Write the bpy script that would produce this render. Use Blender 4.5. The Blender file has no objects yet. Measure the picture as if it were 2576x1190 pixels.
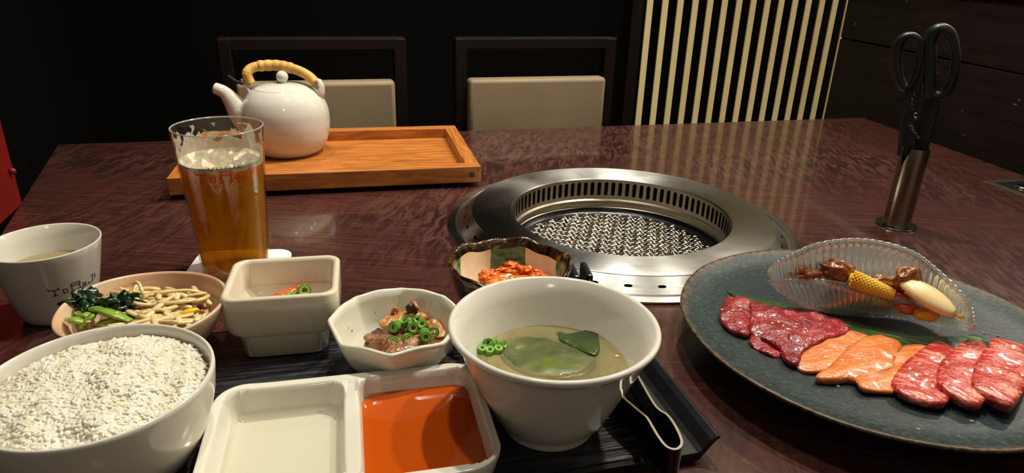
import bpy, bmesh, math, random
from mathutils import Vector, Matrix, noise
from mathutils.geometry import delaunay_2d_cdt
random.seed(7)
S = bpy.context.scene
COL = S.collection
PI = math.pi
R = math.radians

# ------------------------------------------------------------------ camera
EYE = Vector((0, 0, 0.29))
FPX, PITCH, ROLL = 1702.8, R(22.537), R(1.788)
cp, sp, cr, sr = math.cos(PITCH), math.sin(PITCH), math.cos(ROLL), math.sin(ROLL)
_X, _UP, _F = Vector((1, 0, 0)), Vector((0, sp, cp)), Vector((0, cp, -sp))
cx_, cy_ = cr * _X + sr * _UP, -sr * _X + cr * _UP
cam = bpy.data.objects.new('camera', bpy.data.cameras.new('camera'))
COL.objects.link(cam)
cam.matrix_world = Matrix(((cx_.x, cy_.x, -_F.x, 0), (cx_.y, cy_.y, -_F.y, 0), (cx_.z, cy_.z, -_F.z, EYE.z), (0, 0, 0, 1)))
cam.data.sensor_width = 36
cam.data.lens = FPX / 2576 * 36
cam.data.clip_start = 0.01
S.camera = cam

# ------------------------------------------------------------------ light and exposure
S.view_settings.view_transform = 'Standard'
S.view_settings.look = 'None'
S.view_settings.gamma = 1
S.view_settings.use_curve_mapping = False
S.view_settings.exposure = 0.0
W = bpy.data.worlds.new('world'); S.world = W; W.use_nodes = True
W.node_tree.nodes['Background'].inputs[0].default_value = (1.0, 0.90, 0.72, 1)
W.node_tree.nodes['Background'].inputs[1].default_value = 0.17

def lamp(name, loc, power, size, colour=(1, .86, .70), kind='POINT', target=None, cone=70):
    d = bpy.data.lights.new(name, kind); d.energy = power; d.color = colour
    d.shadow_soft_size = size
    if kind == 'SPOT':
        d.spot_size = R(cone); d.spot_blend = .7
    o = bpy.data.objects.new(name, d); COL.objects.link(o); o.location = loc
    if target:
        o.rotation_euler = (Vector(target) - Vector(loc)).to_track_quat('-Z', 'Y').to_euler()
    return o
lamp('downlight_or_fill', (0.22, 1.02, 1.25), 52, .022, (1, .955, .82), 'SPOT', (.16, .80, 0), 112)
lamp('downlight_or_fill', (0.62, 0.95, 1.30), 32, .025, (1, .94, .80), 'SPOT', (.50, .85, 0), 112)
lamp('downlight_or_fill', (-.42, 1.12, 1.30), 26, .03, (1, .93, .78), 'SPOT', (-.22, .92, 0), 34)
lamp('downlight_or_fill', (0.10, -.75, 1.25), 4, .10, (1, .91, .80))  # weak fill added on the camera side, not a known fitting
lamp('downlight_or_fill', (-.06, 0.62, 1.30), 19, .03, (1, .96, .84))  # added light: streak on the grill collar, brighter white dishes
lamp('downlight_or_fill', (1.45, 1.75, 1.35), 30, .05, (1, .92, .82))  # added beyond the partition to brighten the cream wall and give table sheen

# ------------------------------------------------------------------ helpers
def ray(u, v):
    x, y = u - 1288, v - 595
    x, y = cr * x + sr * y, -sr * x + cr * y
    return Vector((x, FPX * cp - y * sp, -FPX * sp - y * cp))
def at(u, v, z=0.0):
    d = ray(u, v); t = (z - EYE.z) / d.z
    return EYE + d * t
def on_plane(u, v, p0, n):
    d = ray(u, v); return EYE + d * ((Vector(p0) - EYE).dot(n) / d.dot(n))
def lin(c):
    return tuple((x / 255 / 12.92) if x / 255 <= .04045 else ((x / 255 + .055) / 1.055) ** 2.4 for x in c)
def nz(p, s=1.0, seed=0.0):
    return noise.noise(Vector((p[0] * s + seed, p[1] * s + seed * .7, (p[2] if len(p) > 2 else 0) * s + seed * 1.3)))

class Geo:
    def __init__(g): g.v = []; g.f = []; g.m = []
    def add(g, vs, fs, mi=0):
        b = len(g.v); g.v += [tuple(v) for v in vs]; g.f += [tuple(i + b for i in f) for f in fs]; g.m += [mi] * len(fs)
        return g
    def box(g, c, s, rz=0.0, mi=0, M=None):
        c = Vector(c); vs = []
        for dx in (-.5, .5):
            for dy in (-.5, .5):
                for dz in (-.5, .5):
                    p = Vector((dx * s[0], dy * s[1], dz * s[2]))
                    p.rotate(Matrix.Rotation(rz, 3, 'Z'))
                    vs.append(c + p)
        if M: vs = [M @ v for v in vs]
        return g.add(vs, [(0, 1, 3, 2), (4, 6, 7, 5), (0, 4, 5, 1), (2, 3, 7, 6), (0, 2, 6, 4), (1, 5, 7, 3)], mi)
    def rev(g, prof, n=64, mi=0, rfun=None, close=False, mis=None):
        """prof list of (r,z); closed loop if close. rfun(theta,r,z)->(r,z)"""
        vs = []
        for r, z in prof:
            for k in range(n):
                t = 2 * PI * k / n
                rr, zz = rfun(t, r, z) if rfun else (r, z)
                vs.append((rr * math.cos(t), rr * math.sin(t), zz))
        m = len(prof); b = len(g.v); g.v += vs
        for i in range(m if close else m - 1):
            j = (i + 1) % m
            for k in range(n):
                k2 = (k + 1) % n
                g.f.append((b + i * n + k, b + i * n + k2, b + j * n + k2, b + j * n + k)); g.m.append(mis[i] if mis else mi)
        return g
    def cap(g, r, z, n=64, mi=0, rfun=None, up=True):
        vs = []
        for k in range(n):
            t = 2 * PI * k / n
            rr, zz = rfun(t, r, z) if rfun else (r, z)
            vs.append((rr * math.cos(t), rr * math.sin(t), zz))
        g.add(vs, [tuple(range(n)) if up else tuple(range(n - 1, -1, -1))], mi); return g
    def tube(g, pts, rad, n=10, mi=0, flat=1.0, caps=True, closed=False, up=None):
        pts = [Vector(p) for p in pts]; m = len(pts)
        if not hasattr(rad, '__len__'): rad = [rad] * m
        prev = Vector(up) if up else Vector((0.13, .21, 1)); b = len(g.v)
        for i, p in enumerate(pts):
            a = pts[(i - 1) % m] if (closed or i > 0) else p
            c = pts[(i + 1) % m] if (closed or i < m - 1) else p
            t = (c - a).normalized()
            if up: nrm = (Vector(up) - t * Vector(up).dot(t)).normalized()
            else: nrm = (prev - t * prev.dot(t)).normalized(); prev = nrm
            bi = t.cross(nrm)
            for k in range(n):
                q = 2 * PI * k / n
                g.v.append(tuple(p + nrm * (math.cos(q) * rad[i] * flat) + bi * (math.sin(q) * rad[i])))
        for i in range(m if closed else m - 1):
            j = (i + 1) % m
            for k in range(n):
                k2 = (k + 1) % n
                g.f.append((b + i * n + k, b + i * n + k2, b + j * n + k2, b + j * n + k)); g.m.append(mi)
        if caps and not closed:
            g.f.append(tuple(b + k for k in range(n - 1, -1, -1))); g.m.append(mi)
            g.f.append(tuple(b + (m - 1) * n + k for k in range(n))); g.m.append(mi)
        return g
    def prism(g, poly, z0, z1, mi=0):
        n = len(poly); vs = [(p[0], p[1], z0) for p in poly] + [(p[0], p[1], z1) for p in poly]
        fs = [tuple(range(n - 1, -1, -1)), tuple(range(n, 2 * n))] + [(i, (i + 1) % n, n + (i + 1) % n, n + i) for i in range(n)]
        return g.add(vs, fs, mi)
    def shift(g, d):
        d = Vector(d); g.v = [tuple(Vector(v) + d) for v in g.v]; return g
    def xf(g, M):
        g.v = [tuple(M @ Vector(v)) for v in g.v]; return g
    def ico(g, c, s, sub=2, amp=0, fs=1, seed=0, rot=None, mi=0):
        bm = bmesh.new(); bmesh.ops.create_icosphere(bm, subdivisions=sub, radius=1)
        M = rot or Matrix.Identity(3); c = Vector(c); vs = []
        for v in bm.verts:
            k = 1 + amp * nz(v.co, fs, seed)
            p = Vector((v.co.x * s[0] * k, v.co.y * s[1] * k, v.co.z * s[2] * k))
            vs.append(c + M @ p)
        fs_ = [tuple(x.index for x in f.verts) for f in bm.faces]; bm.free()
        return g.add(vs, fs_, mi)
    def mesh(g, name, mats, smooth=True):
        me = bpy.data.meshes.new(name); me.from_pydata(g.v, [], g.f)
        if not isinstance(mats, (list, tuple)): mats = [mats]
        for m in mats: me.materials.append(m)
        if len(mats) > 1: me.polygons.foreach_set('material_index', g.m)
        me.validate(); me.update()
        if smooth: me.shade_smooth()
        return me

def link(name, me, parent=None, loc=(0, 0, 0), rot=None):
    o = bpy.data.objects.new(name, me); COL.objects.link(o); o.location = loc
    if rot is not None: o.rotation_euler = rot
    if parent: o.parent = parent
    return o
def bevel(o, w, seg=2, ang=35):
    b = o.modifiers.new('bevel', 'BEVEL'); b.width = w; b.segments = seg; b.limit_method = 'ANGLE'; b.angle_limit = R(ang)
    b.harden_normals = False
    return o
def sharp(o, ang=35):
    o.data.set_sharp_from_angle(angle=R(ang)); return o
def tag(o, label, cat, group=None, kind=None):
    o['label'] = label; o['category'] = cat
    if group: o['group'] = group
    if kind: o['kind'] = kind
    return o
def thing(name, label, cat, loc=(0, 0, 0), rz=0.0, group=None):
    o = bpy.data.objects.new(name, None); COL.objects.link(o); o.location = loc; o.rotation_euler = (0, 0, rz)
    o.empty_display_size = .02
    return tag(o, label, cat, group)
def part(name, g, mat, parent, smooth=True, bev=0, sh=None, loc=(0, 0, 0), rot=None, seg=2):
    o = link(name, g.mesh(name, mat, smooth), parent, loc, rot)
    if sh: sharp(o, sh)
    if bev: bevel(o, bev, seg)
    return o
def solo(name, g, mat, label, cat, group=None, smooth=True, sh=None, bev=0, kind=None):
    """geometry in world coordinates, origin moved to its foot"""
    n = len(g.v); c = Vector((sum(v[0] for v in g.v) / n, sum(v[1] for v in g.v) / n, min(v[2] for v in g.v)))
    g.shift(-c)
    o = link(name, g.mesh(name, mat, smooth), None, c)
    if sh: sharp(o, sh)
    if bev: bevel(o, bev)
    return tag(o, label, cat, group, kind)
def struct(name, g, mat, smooth=False, bev=0):
    o = link(name, g.mesh(name, mat, smooth)); o['kind'] = 'structure'
    if bev: bevel(o, bev)
    return o

# ------------------------------------------------------------------ materials
def mat(name, col=(128, 128, 128), rough=.5, metal=0, coat=0, trans=0, ior=1.45, sss=0, sssr=(1, .6, .4), scale=.003, spec=.5, coatr=.05, sheen=0):
    m = bpy.data.materials.new(name); m.use_nodes = True
    b = m.node_tree.nodes['Principled BSDF']
    b.inputs['Base Color'].default_value = (*lin(col), 1); b.inputs['Roughness'].default_value = rough
    b.inputs['Metallic'].default_value = metal; b.inputs['Coat Weight'].default_value = coat; b.inputs['Coat Roughness'].default_value = coatr
    b.inputs['Transmission Weight'].default_value = trans; b.inputs['IOR'].default_value = ior
    b.inputs['Specular IOR Level'].default_value = spec; b.inputs['Sheen Weight'].default_value = sheen
    if sss:
        b.inputs['Subsurface Weight'].default_value = sss; b.inputs['Subsurface Radius'].default_value = sssr; b.inputs['Subsurface Scale'].default_value = scale
    return m
class NT:
    def __init__(s, m): s.m = m; s.t = m.node_tree; s.b = s.t.nodes.get('Principled BSDF'); s.out = s.t.nodes['Material Output']
    def n(s, kind, **kw):
        x = s.t.nodes.new(kind)
        for k, v in kw.items(): setattr(x, k, v)
        return x
    def l(s, a, b): s.t.links.new(a, b)
    def coord(s, scale=(1, 1, 1), rot=(0, 0, 0), which='Object', loc=(0, 0, 0)):
        c = s.n('ShaderNodeTexCoord'); mp = s.n('ShaderNodeMapping'); src = c.outputs[which]
        if any(rot):
            m0 = s.n('ShaderNodeMapping'); m0.inputs['Rotation'].default_value = rot; s.l(src, m0.inputs[0]); src = m0.outputs[0]
        mp.inputs['Scale'].default_value = scale; mp.inputs['Location'].default_value = loc
        s.l(src, mp.inputs[0]); return mp.outputs[0]
    def noise(s, vec, scale=5, detail=4, rough=.55, dist=0):
        x = s.n('ShaderNodeTexNoise'); x.inputs['Scale'].default_value = scale; x.inputs['Detail'].default_value = detail
        x.inputs['Roughness'].default_value = rough; x.inputs['Distortion'].default_value = dist; s.l(vec, x.inputs['Vector']); return x.outputs['Fac']
    def ramp(s, fac, stops, interp='LINEAR'):
        r = s.n('ShaderNodeValToRGB'); r.color_ramp.interpolation = interp; e = r.color_ramp.elements
        while len(e) < len(stops): e.new(.5)
        for x, (p, c) in zip(e, stops):
            x.position = p; x.color = (*lin(c), 1) if hasattr(c, '__len__') else (c, c, c, 1)
        s.l(fac, r.inputs[0]); return r.outputs[0]
    def mix(s, fac, a, b, mode='MIX'):
        x = s.n('ShaderNodeMix', data_type='RGBA', blend_type=mode)
        for i, val in ((0, fac), (6, a), (7, b)):
            if hasattr(val, 'is_linked') or hasattr(val, 'links'): s.l(val, x.inputs[i])
            elif i == 0: x.inputs[0].default_value = val
            else: x.inputs[i].default_value = (*lin(val), 1)
        return x.outputs[2]
    def math(s, op, a, b=0.0):
        x = s.n('ShaderNodeMath', operation=op)
        for i, v in ((0, a), (1, b)):
            if hasattr(v, 'links'): s.l(v, x.inputs[i])
            else: x.inputs[i].default_value = v
        return x.outputs[0]
    def bump(s, h, strength=.3, dist=.001, node=None):
        x = s.n('ShaderNodeBump'); x.inputs['Strength'].default_value = strength; x.inputs['Distance'].default_value = dist
        s.l(h, x.inputs['Height']); s.l(x.outputs[0], (node or s.b).inputs['Normal'])
        return x.outputs[0]
    def base(s, c): s.l(c, s.b.inputs['Base Color'])

def noisy(name, stops, scale=40, stretch=(1, 1, 1), rough=.4, bump=.3, bdist=.001, bscale=None, dist=0, interp='LINEAR', rot=(0, 0, 0), detail=4, **kw):
    m = mat(name, rough=rough, **kw); t = NT(m); v = t.coord(stretch, rot)
    f = t.noise(v, scale, detail, .6, dist); t.base(t.ramp(f, stops, interp))
    if bump: t.bump(t.noise(t.coord(), bscale or scale * 3, 3), bump, bdist)
    return m

M = {}
# dark stained table top with long grain and cross ripple figure
def table_mat():
    m = mat('dark_stained_tabletop', rough=.26, coat=.6, coatr=.07, spec=.5); t = NT(m)
    v = t.coord((3, 60, 10), (0, 0, R(4)))
    grain = t.noise(v, 4, 8, .65, .3)
    v2 = t.coord((1, 1, 1), (0, 0, R(4)))
    v3 = t.coord((120, 26, 10), (0, 0, R(8)))
    rp = t.noise(v3, 1.0, 3, .55, .9)
    mask = t.ramp(t.noise(v2, 4.2, 2, .5), [(.40, .15), (.62, 1.0)])
    col = t.ramp(grain, [(.25, (38, 18, 16)), (.48, (68, 36, 31)), (.62, (88, 50, 43)), (.8, (112, 70, 59))])
    rip = t.ramp(rp, [(.42, (32, 18, 18)), (.60, (92, 58, 52))])
    k = t.math('MULTIPLY', mask, .78)
    big = t.noise(v2, 2.0, 3, .5)
    c2 = t.mix(k, col, rip)
    c3 = t.mix(t.ramp(big, [(.35, .25), (.7, 0.0)]), c2, (38, 24, 22))
    t.base(c3)
    t.l(t.ramp(grain, [(.2, .30), (.8, .20)]), t.b.inputs['Roughness'])
    t.bump(grain, .12, .0006)
    return m
M['table'] = table_mat()
M['black'] = noisy('black_wall', [(.3, (4, 4, 4)), (.7, (9, 6, 6))], 3, rough=.7, bump=0, spec=.12)
def panel_mat():
    m = mat('dark_wood_panel', rough=.55, spec=.2); t = NT(m); v = t.coord((2, 2, 30))
    f = t.noise(v, 4, 6); c = t.ramp(f, [(.3, (18, 12, 11)), (.7, (30, 20, 17))])
    sc = t.ramp(t.noise(t.coord((1, 1, 2.2)), 38, 2, .4), [(.74, 0.0), (.77, .55)])
    t.base(t.mix(sc, c, (110, 95, 85))); return m
M['panel'] = panel_mat()
M['chairwood'] = noisy('chair_dark_wood', [(.3, (16, 10, 10)), (.7, (24, 14, 13))], 8, (1, 1, 8), rough=.5, bump=.1, spec=.2)
M['cushion'] = noisy('beige_vinyl', [(.3, (134, 116, 90)), (.7, (146, 128, 101))], 6, rough=.55, bump=.15, bscale=400, bdist=.0004)
M['slat'] = noisy('pale_slat_wood', [(.3, (222, 200, 142)), (.7, (238, 218, 162))], 10, (1, 1, .25), rough=.5, bump=.05)
M['red'] = noisy('red_lacquer', [(.3, (104, 18, 12)), (.7, (122, 24, 16))], 5, rough=.35, bump=0)
M['cream'] = mat('cream_paint', (225, 215, 195), .6)
# honey wood
def honey(name, sx):
    m = mat(name, rough=.42, coat=.1); t = NT(m); v = t.coord(sx)
    f = t.noise(v, 6, 6, .6, .8); t.base(t.ramp(f, [(.25, (120, 66, 24)), (.5, (172, 102, 42)), (.75, (204, 134, 62))]))
    t.bump(f, .15, .0008); return m
M['honey'] = honey('honey_wood', (3, 45, 20)); M['honey_floor'] = honey('honey_veneer', (3, 30, 20)); M['honey_side'] = honey('honey_wood_side', (45, 3, 20))
M['dark'] = mat('dark_grain_plug', (70, 38, 18), .5)
# ceramics
def ceramic(name, c, rough=.12, speck=0, bump=0.0, coat=.3):
    m = mat(name, c, rough, coat=coat, sss=.12, sssr=(1, .8, .6), scale=.002); t = NT(m)
    if speck:
        f = t.ramp(t.noise(t.coord(), speck, 1, .3), [(.77, 0.0), (.80, .7)])
        t.base(t.mix(f, c, (90, 80, 60)))
    if bump: t.bump(t.noise(t.coord(), 60, 2), bump, .001)
    return m
M['white'] = ceramic('white_porcelain', (216, 211, 198))
M['whitec'] = ceramic('warm_white_glaze', (222, 217, 202), .14, 0, .12)
M['cream_glaze'] = ceramic('cream_glaze', (220, 208, 184), .15)
M['speck'] = ceramic('speckled_white_glaze', (222, 219, 199), .14, 160, .25)
M['pot'] = ceramic('teapot_porcelain', (208, 203, 192), .07)
M['ink'] = mat('black_print', (28, 22, 20), .4); M['inkred'] = mat('red_print', (206, 44, 26), .5); M['inkora'] = mat('orange_print', (225, 110, 40), .5)
M['inksil'] = mat('silver_print', (150, 145, 140), .4)
# pink banded pottery
def pinkpot():
    m = mat('pink_banded_pottery', rough=.28, coat=.25); t = NT(m); v = t.coord((4, 4, 60))
    f = t.noise(v, 3, 3, .5, .2); t.base(t.ramp(f, [(.35, (214, 160, 128)), (.48, (226, 196, 160)), (.6, (214, 198, 168)), (.75, (196, 150, 118))])); t.bump(f, .25, .001); return m
M['pinkpot'] = pinkpot()
def pinkin():
    m = mat('pink_brushed_glaze_inside', rough=.25, coat=.3); t = NT(m); v = t.coord((4, 4, 60))
    f = t.noise(v, 4, 3, .5, .3); f2 = t.noise(t.coord(), 14, 2)
    c = t.ramp(f, [(.35, (196, 140, 104)), (.5, (224, 188, 150)), (.62, (206, 186, 154))])
    t.base(t.mix(t.ramp(f2, [(.45, 0.0), (.6, .8)]), c, (206, 158, 126))); return m
M['pinkin'] = pinkin()
# oribe bowl
def oribe_in():
    m = mat('cream_and_green_striped_glaze', rough=.16, coat=.4); t = NT(m)
    tc = t.n('ShaderNodeTexCoord'); s = t.n('ShaderNodeSeparateXYZ'); t.l(tc.outputs['Object'], s.inputs[0])
    wob = t.math('MULTIPLY', t.math('SUBTRACT', t.noise(t.coord(), 60, 2), .5), .003)
    ax = t.math('ADD', t.math('ABSOLUTE', s.outputs[0]), wob)
    f = t.math('MULTIPLY', ax, 10.0)
    stripe = t.ramp(f, [(0, 0.0), (.150, 1.0), (.40, 0.0)], 'CONSTANT')
    green = t.ramp(t.noise(t.coord((1, 1, 2)), 120, 3), [(.3, (38, 52, 34)), (.45, (88, 112, 74)), (.7, (128, 146, 100))])
    crm = t.ramp(t.noise(t.coord(), 40, 3), [(.35, (234, 200, 160)), (.6, (244, 220, 182))])
    t.base(t.mix(stripe, green, crm)); t.bump(t.noise(t.coord(), 120, 2), .2, .001); return m
M['oribe_in'] = oribe_in()
M['oribe_rim'] = noisy('amber_brown_rim_glaze', [(.42, (26, 16, 10)), (.58, (70, 42, 16)), (.72, (176, 128, 44))], 90, rough=.15, coat=.5, bump=.3, dist=1)
M['oribe_out'] = noisy('dark_green_black_glaze', [(.4, (18, 22, 18)), (.62, (36, 44, 30)), (.8, (70, 66, 34))], 45, rough=.16, coat=.5, bump=.25)
M['lacquer'] = noisy('black_tray_plastic', [(.3, (17, 17, 18)), (.7, (27, 27, 29))], 30, (.3, 8, 1), rough=.3, bump=0)
def trayfloor():
    m = mat('black_woodgrain_tray_floor', rough=.30); t = NT(m)
    v = t.coord((5, 95, 5)); f = t.noise(v, 3.2, 4, .55, .15)
    c = t.ramp(f, [(.4, (12, 12, 14)), (.6, (44, 45, 52)), (.68, (70, 71, 80))]); t.base(c); t.bump(f, .8, .0016); return m
M['trayfloor'] = trayfloor()
# metals
def brushed(name, c, rough, ring=True, sc=900):
    m = mat(name, c, rough, metal=1); t = NT(m)
    if ring:
        tc = t.n('ShaderNodeTexCoord'); s = t.n('ShaderNodeSeparateXYZ'); t.l(tc.outputs['Object'], s.inputs[0])
        r = t.math('SQRT', t.math('ADD', t.math('MULTIPLY', s.outputs[0], s.outputs[0]), t.math('MULTIPLY', s.outputs[1], s.outputs[1])))
        cmb = t.n('ShaderNodeCombineXYZ'); t.l(r, cmb.inputs[0]); t.l(s.outputs[2], cmb.inputs[1])
        n1 = t.n('ShaderNodeTexNoise'); n1.inputs['Scale'].default_value = sc; n1.inputs['Detail'].default_value = 3; t.l(cmb.outputs[0], n1.inputs['Vector'])
        f = n1.outputs['Fac']
        tan = t.n('ShaderNodeTangent'); tan.direction_type = 'RADIAL'; tan.axis = 'Z'
        t.l(tan.outputs[0], t.b.inputs['Tangent']); t.b.inputs['Anisotropic'].default_value = .88; t.b.inputs['Anisotropic Rotation'].default_value = .25
    else:
        f = t.noise(t.coord((1, 1, 40)), 60, 3)
    t.base(t.mix(t.math('MULTIPLY', f, .5), c, (96, 94, 92)))
    sm = t.ramp(t.noise(t.coord(), 9, 3), [(.4, rough * .8), (.7, rough * 1.35)]); t.l(sm, t.b.inputs['Roughness'])
    return m
M['steel'] = brushed('brushed_ring_steel', (200, 199, 195), .36)
M['steel2'] = brushed('brushed_collar_steel', (212, 210, 206), .33)
M['steelin'] = mat('satin_inner_steel', (150, 140, 124), .38, metal=1)
M['wire'] = noisy('woven_net_wire', [(.3, (150, 140, 122)), (.7, (235, 230, 215))], 60, rough=.22, bump=.2, metal=1)
M['cast'] = noisy('black_cast_bowl', [(.3, (10, 10, 11)), (.7, (22, 22, 24))], 30, rough=.28, bump=.3)
M['pan'] = mat('drip_pan_steel', (120, 118, 112), .25, metal=1)
M['void'] = mat('dark_duct', (5, 5, 6), .8)
M['holder'] = brushed('satin_holder_steel', (168, 150, 130), .25, False)
M['chrome'] = mat('polished_steel', (200, 196, 190), .14, metal=1)
M['plastic'] = noisy('matte_black_handle', [(.3, (16, 16, 17)), (.7, (22, 22, 24))], 40, rough=.38, bump=.1)
M['tong_edge'] = mat('tong_edge_steel', (225, 216, 200), .22, metal=1)
M['tong_face'] = mat('tong_face_steel', (70, 62, 58), .16, metal=1)
# plate
def plate_mat():
    m = mat('teal_black_speckled_glaze', rough=.42, coat=.06, coatr=.3, spec=.35); t = NT(m)
    tc = t.n('ShaderNodeTexCoord'); s = t.n('ShaderNodeSeparateXYZ'); t.l(tc.outputs['Object'], s.inputs[0])
    r = t.math('SQRT', t.math('ADD', t.math('MULTIPLY', s.outputs[0], s.outputs[0]), t.math('MULTIPLY', s.outputs[1], s.outputs[1])))
    wob = t.math('MULTIPLY', t.math('SUBTRACT', t.noise(t.coord(), 35, 3), .5), .014)
    rr = t.math('MULTIPLY', t.math('ADD', r, wob), 6.0)
    big = t.noise(t.coord(), 9, 3)
    dark = t.ramp(t.noise(t.coord(), 330, 3), [(.35, (15, 17, 20)), (.6, (29, 32, 36)), (.8, (54, 60, 63))])
    blue = t.ramp(t.noise(t.coord(), 330, 3), [(.35, (15, 22, 30)), (.55, (26, 38, 48)), (.8, (48, 64, 70))])
    teal = t.ramp(t.noise(t.coord(), 280, 3), [(.35, (20, 33, 34)), (.55, (34, 54, 52)), (.8, (66, 86, 78))])
    c = t.mix(t.ramp(big, [(.40, 0.0), (.6, 1.0)]), dark, blue)
    c = t.mix(t.ramp(rr, [(.55, 0.0), (.76, .9)]), c, teal)
    rim = t.ramp(t.noise(t.coord(), 200, 2), [(.35, (52, 40, 30)), (.7, (104, 86, 64))])
    c = t.mix(t.ramp(rr, [(.835, 0.0), (.865, 1.0)]), c, rim)
    t.base(c); t.bump(t.noise(t.coord(), 260, 3), .35, .0006); return m
M['plate'] = plate_mat()
# glass: thin-walled (clear film with Fresnel gloss)
def thin_glass(name, tint=(245, 246, 244), rough=.02, milk=0.0, ior=1.45, gain=1.0, bumps=None):
    m = bpy.data.materials.new(name); m.use_nodes = True; t = NT(m); t.t.nodes.remove(t.b)
    tr = t.n('ShaderNodeBsdfTransparent'); tr.inputs[0].default_value = (*lin(tint), 1)
    gl = t.n('ShaderNodeBsdfGlossy'); gl.inputs['Roughness'].default_value = rough
    fr = t.n('ShaderNodeLayerWeight'); fr.inputs[0].default_value = .5
    k = t.math('ADD', t.math('MULTIPLY', t.math('POWER', fr.outputs['Facing'], 4.0), .8 * gain), .045 * gain); k = t.math('MINIMUM', k, 1.0)
    mx = t.n('ShaderNodeMixShader'); t.l(k, mx.inputs[0]); t.l(tr.outputs[0], mx.inputs[1]); t.l(gl.outputs[0], mx.inputs[2])
    res = mx
    if milk:
        df = t.n('ShaderNodeBsdfDiffuse'); df.inputs[0].default_value = (.85, .84, .8, 1)
        m2 = t.n('ShaderNodeMixShader'); m2.inputs[0].default_value = milk; t.l(mx.outputs[0], m2.inputs[1]); t.l(df.outputs[0], m2.inputs[2]); res = m2
    if bumps:
        h = t.noise(t.coord(), bumps, 2); x = t.n('ShaderNodeBump'); x.inputs['Strength'].default_value = .4; x.inputs['Distance'].default_value = .001
        t.l(h, x.inputs['Height']); t.l(x.outputs[0], gl.inputs['Normal']); t.l(x.outputs[0], fr.inputs['Normal'])
    t.l(res.outputs[0], t.out.inputs[0]); return m
M['rimglass'] = thin_glass('bright_glass_rim', (235, 232, 220), .12, .25, 1.45, 2.5)
M['glass'] = thin_glass('clear_drinking_glass', gain=.9)
def shell_mat():
    m = bpy.data.materials.new('fluted_pressed_glass'); m.use_nodes = True; t = NT(m); t.t.nodes.remove(t.b)
    tr = t.n('ShaderNodeBsdfTransparent'); tr.inputs[0].default_value = (*lin((246, 248, 246)), 1)
    gl = t.n('ShaderNodeBsdfGlass'); gl.inputs['Roughness'].default_value = .07; gl.inputs['IOR'].default_value = 1.5
    gs = t.n('ShaderNodeBsdfGlossy'); gs.inputs['Roughness'].default_value = .12
    df = t.n('ShaderNodeBsdfTranslucent'); df.inputs[0].default_value = (.9, .9, .87, 1)
    a = t.n('ShaderNodeMixShader'); a.inputs[0].default_value = .6; t.l(tr.outputs[0], a.inputs[1]); t.l(gl.outputs[0], a.inputs[2])
    b = t.n('ShaderNodeMixShader'); b.inputs[0].default_value = .17; t.l(a.outputs[0], b.inputs[1]); t.l(gs.outputs[0], b.inputs[2])
    c = t.n('ShaderNodeMixShader'); c.inputs[0].default_value = .15; t.l(b.outputs[0], c.inputs[1]); t.l(df.outputs[0], c.inputs[2])
    t.l(c.outputs[0], t.out.inputs[0]); return m
M['shell'] = shell_mat()
def liquid(name, tint, body, amount, rough=.02, speck=None, bump=0):
    m = bpy.data.materials.new(name); m.use_nodes = True; t = NT(m); t.t.nodes.remove(t.b)
    tr = t.n('ShaderNodeBsdfTransparent'); tr.inputs[0].default_value = (*lin(tint), 1)
    df = t.n('ShaderNodeBsdfDiffuse'); df.inputs[0].default_value = (*lin(body), 1)
    if speck: t.l(t.ramp(t.noise(t.coord(), speck, 4), [(.3, body), (.75, tuple(min(255, c + 34) for c in body))]), df.inputs[0])
    a = t.n('ShaderNodeMixShader'); a.inputs[0].default_value = amount; t.l(tr.outputs[0], a.inputs[1]); t.l(df.outputs[0], a.inputs[2])
    gl = t.n('ShaderNodeBsdfGlossy'); gl.inputs['Roughness'].default_value = rough
    fr = t.n('ShaderNodeFresnel'); fr.inputs[0].default_value = 1.36
    if bump:
        x = t.n('ShaderNodeBump'); x.inputs['Strength'].default_value = bump; x.inputs['Distance'].default_value = .0006
        t.l(t.noise(t.coord(), 60, 2), x.inputs['Height']); t.l(x.outputs[0], gl.inputs['Normal'])
    b = t.n('ShaderNodeMixShader'); t.l(fr.outputs[0], b.inputs[0]); t.l(a.outputs[0], b.inputs[1]); t.l(gl.outputs[0], b.inputs[2])
    t.l(b.outputs[0], t.out.inputs[0]); return m
M['broth'] = liquid('cloudy_broth', (236, 226, 176), (206, 196, 152), .18, .03, 90)
M['clear'] = liquid('clear_dressing', (248, 247, 242), (230, 226, 214), .05, .02)
M['tea'] = liquid('pale_tea', (225, 215, 180), (205, 190, 150), .4, .02)
M['redsauce'] = mat('orange_red_sauce', (188, 78, 16), .06, coat=.4, sss=.15, sssr=(1, .3, .1), scale=.004)
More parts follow.
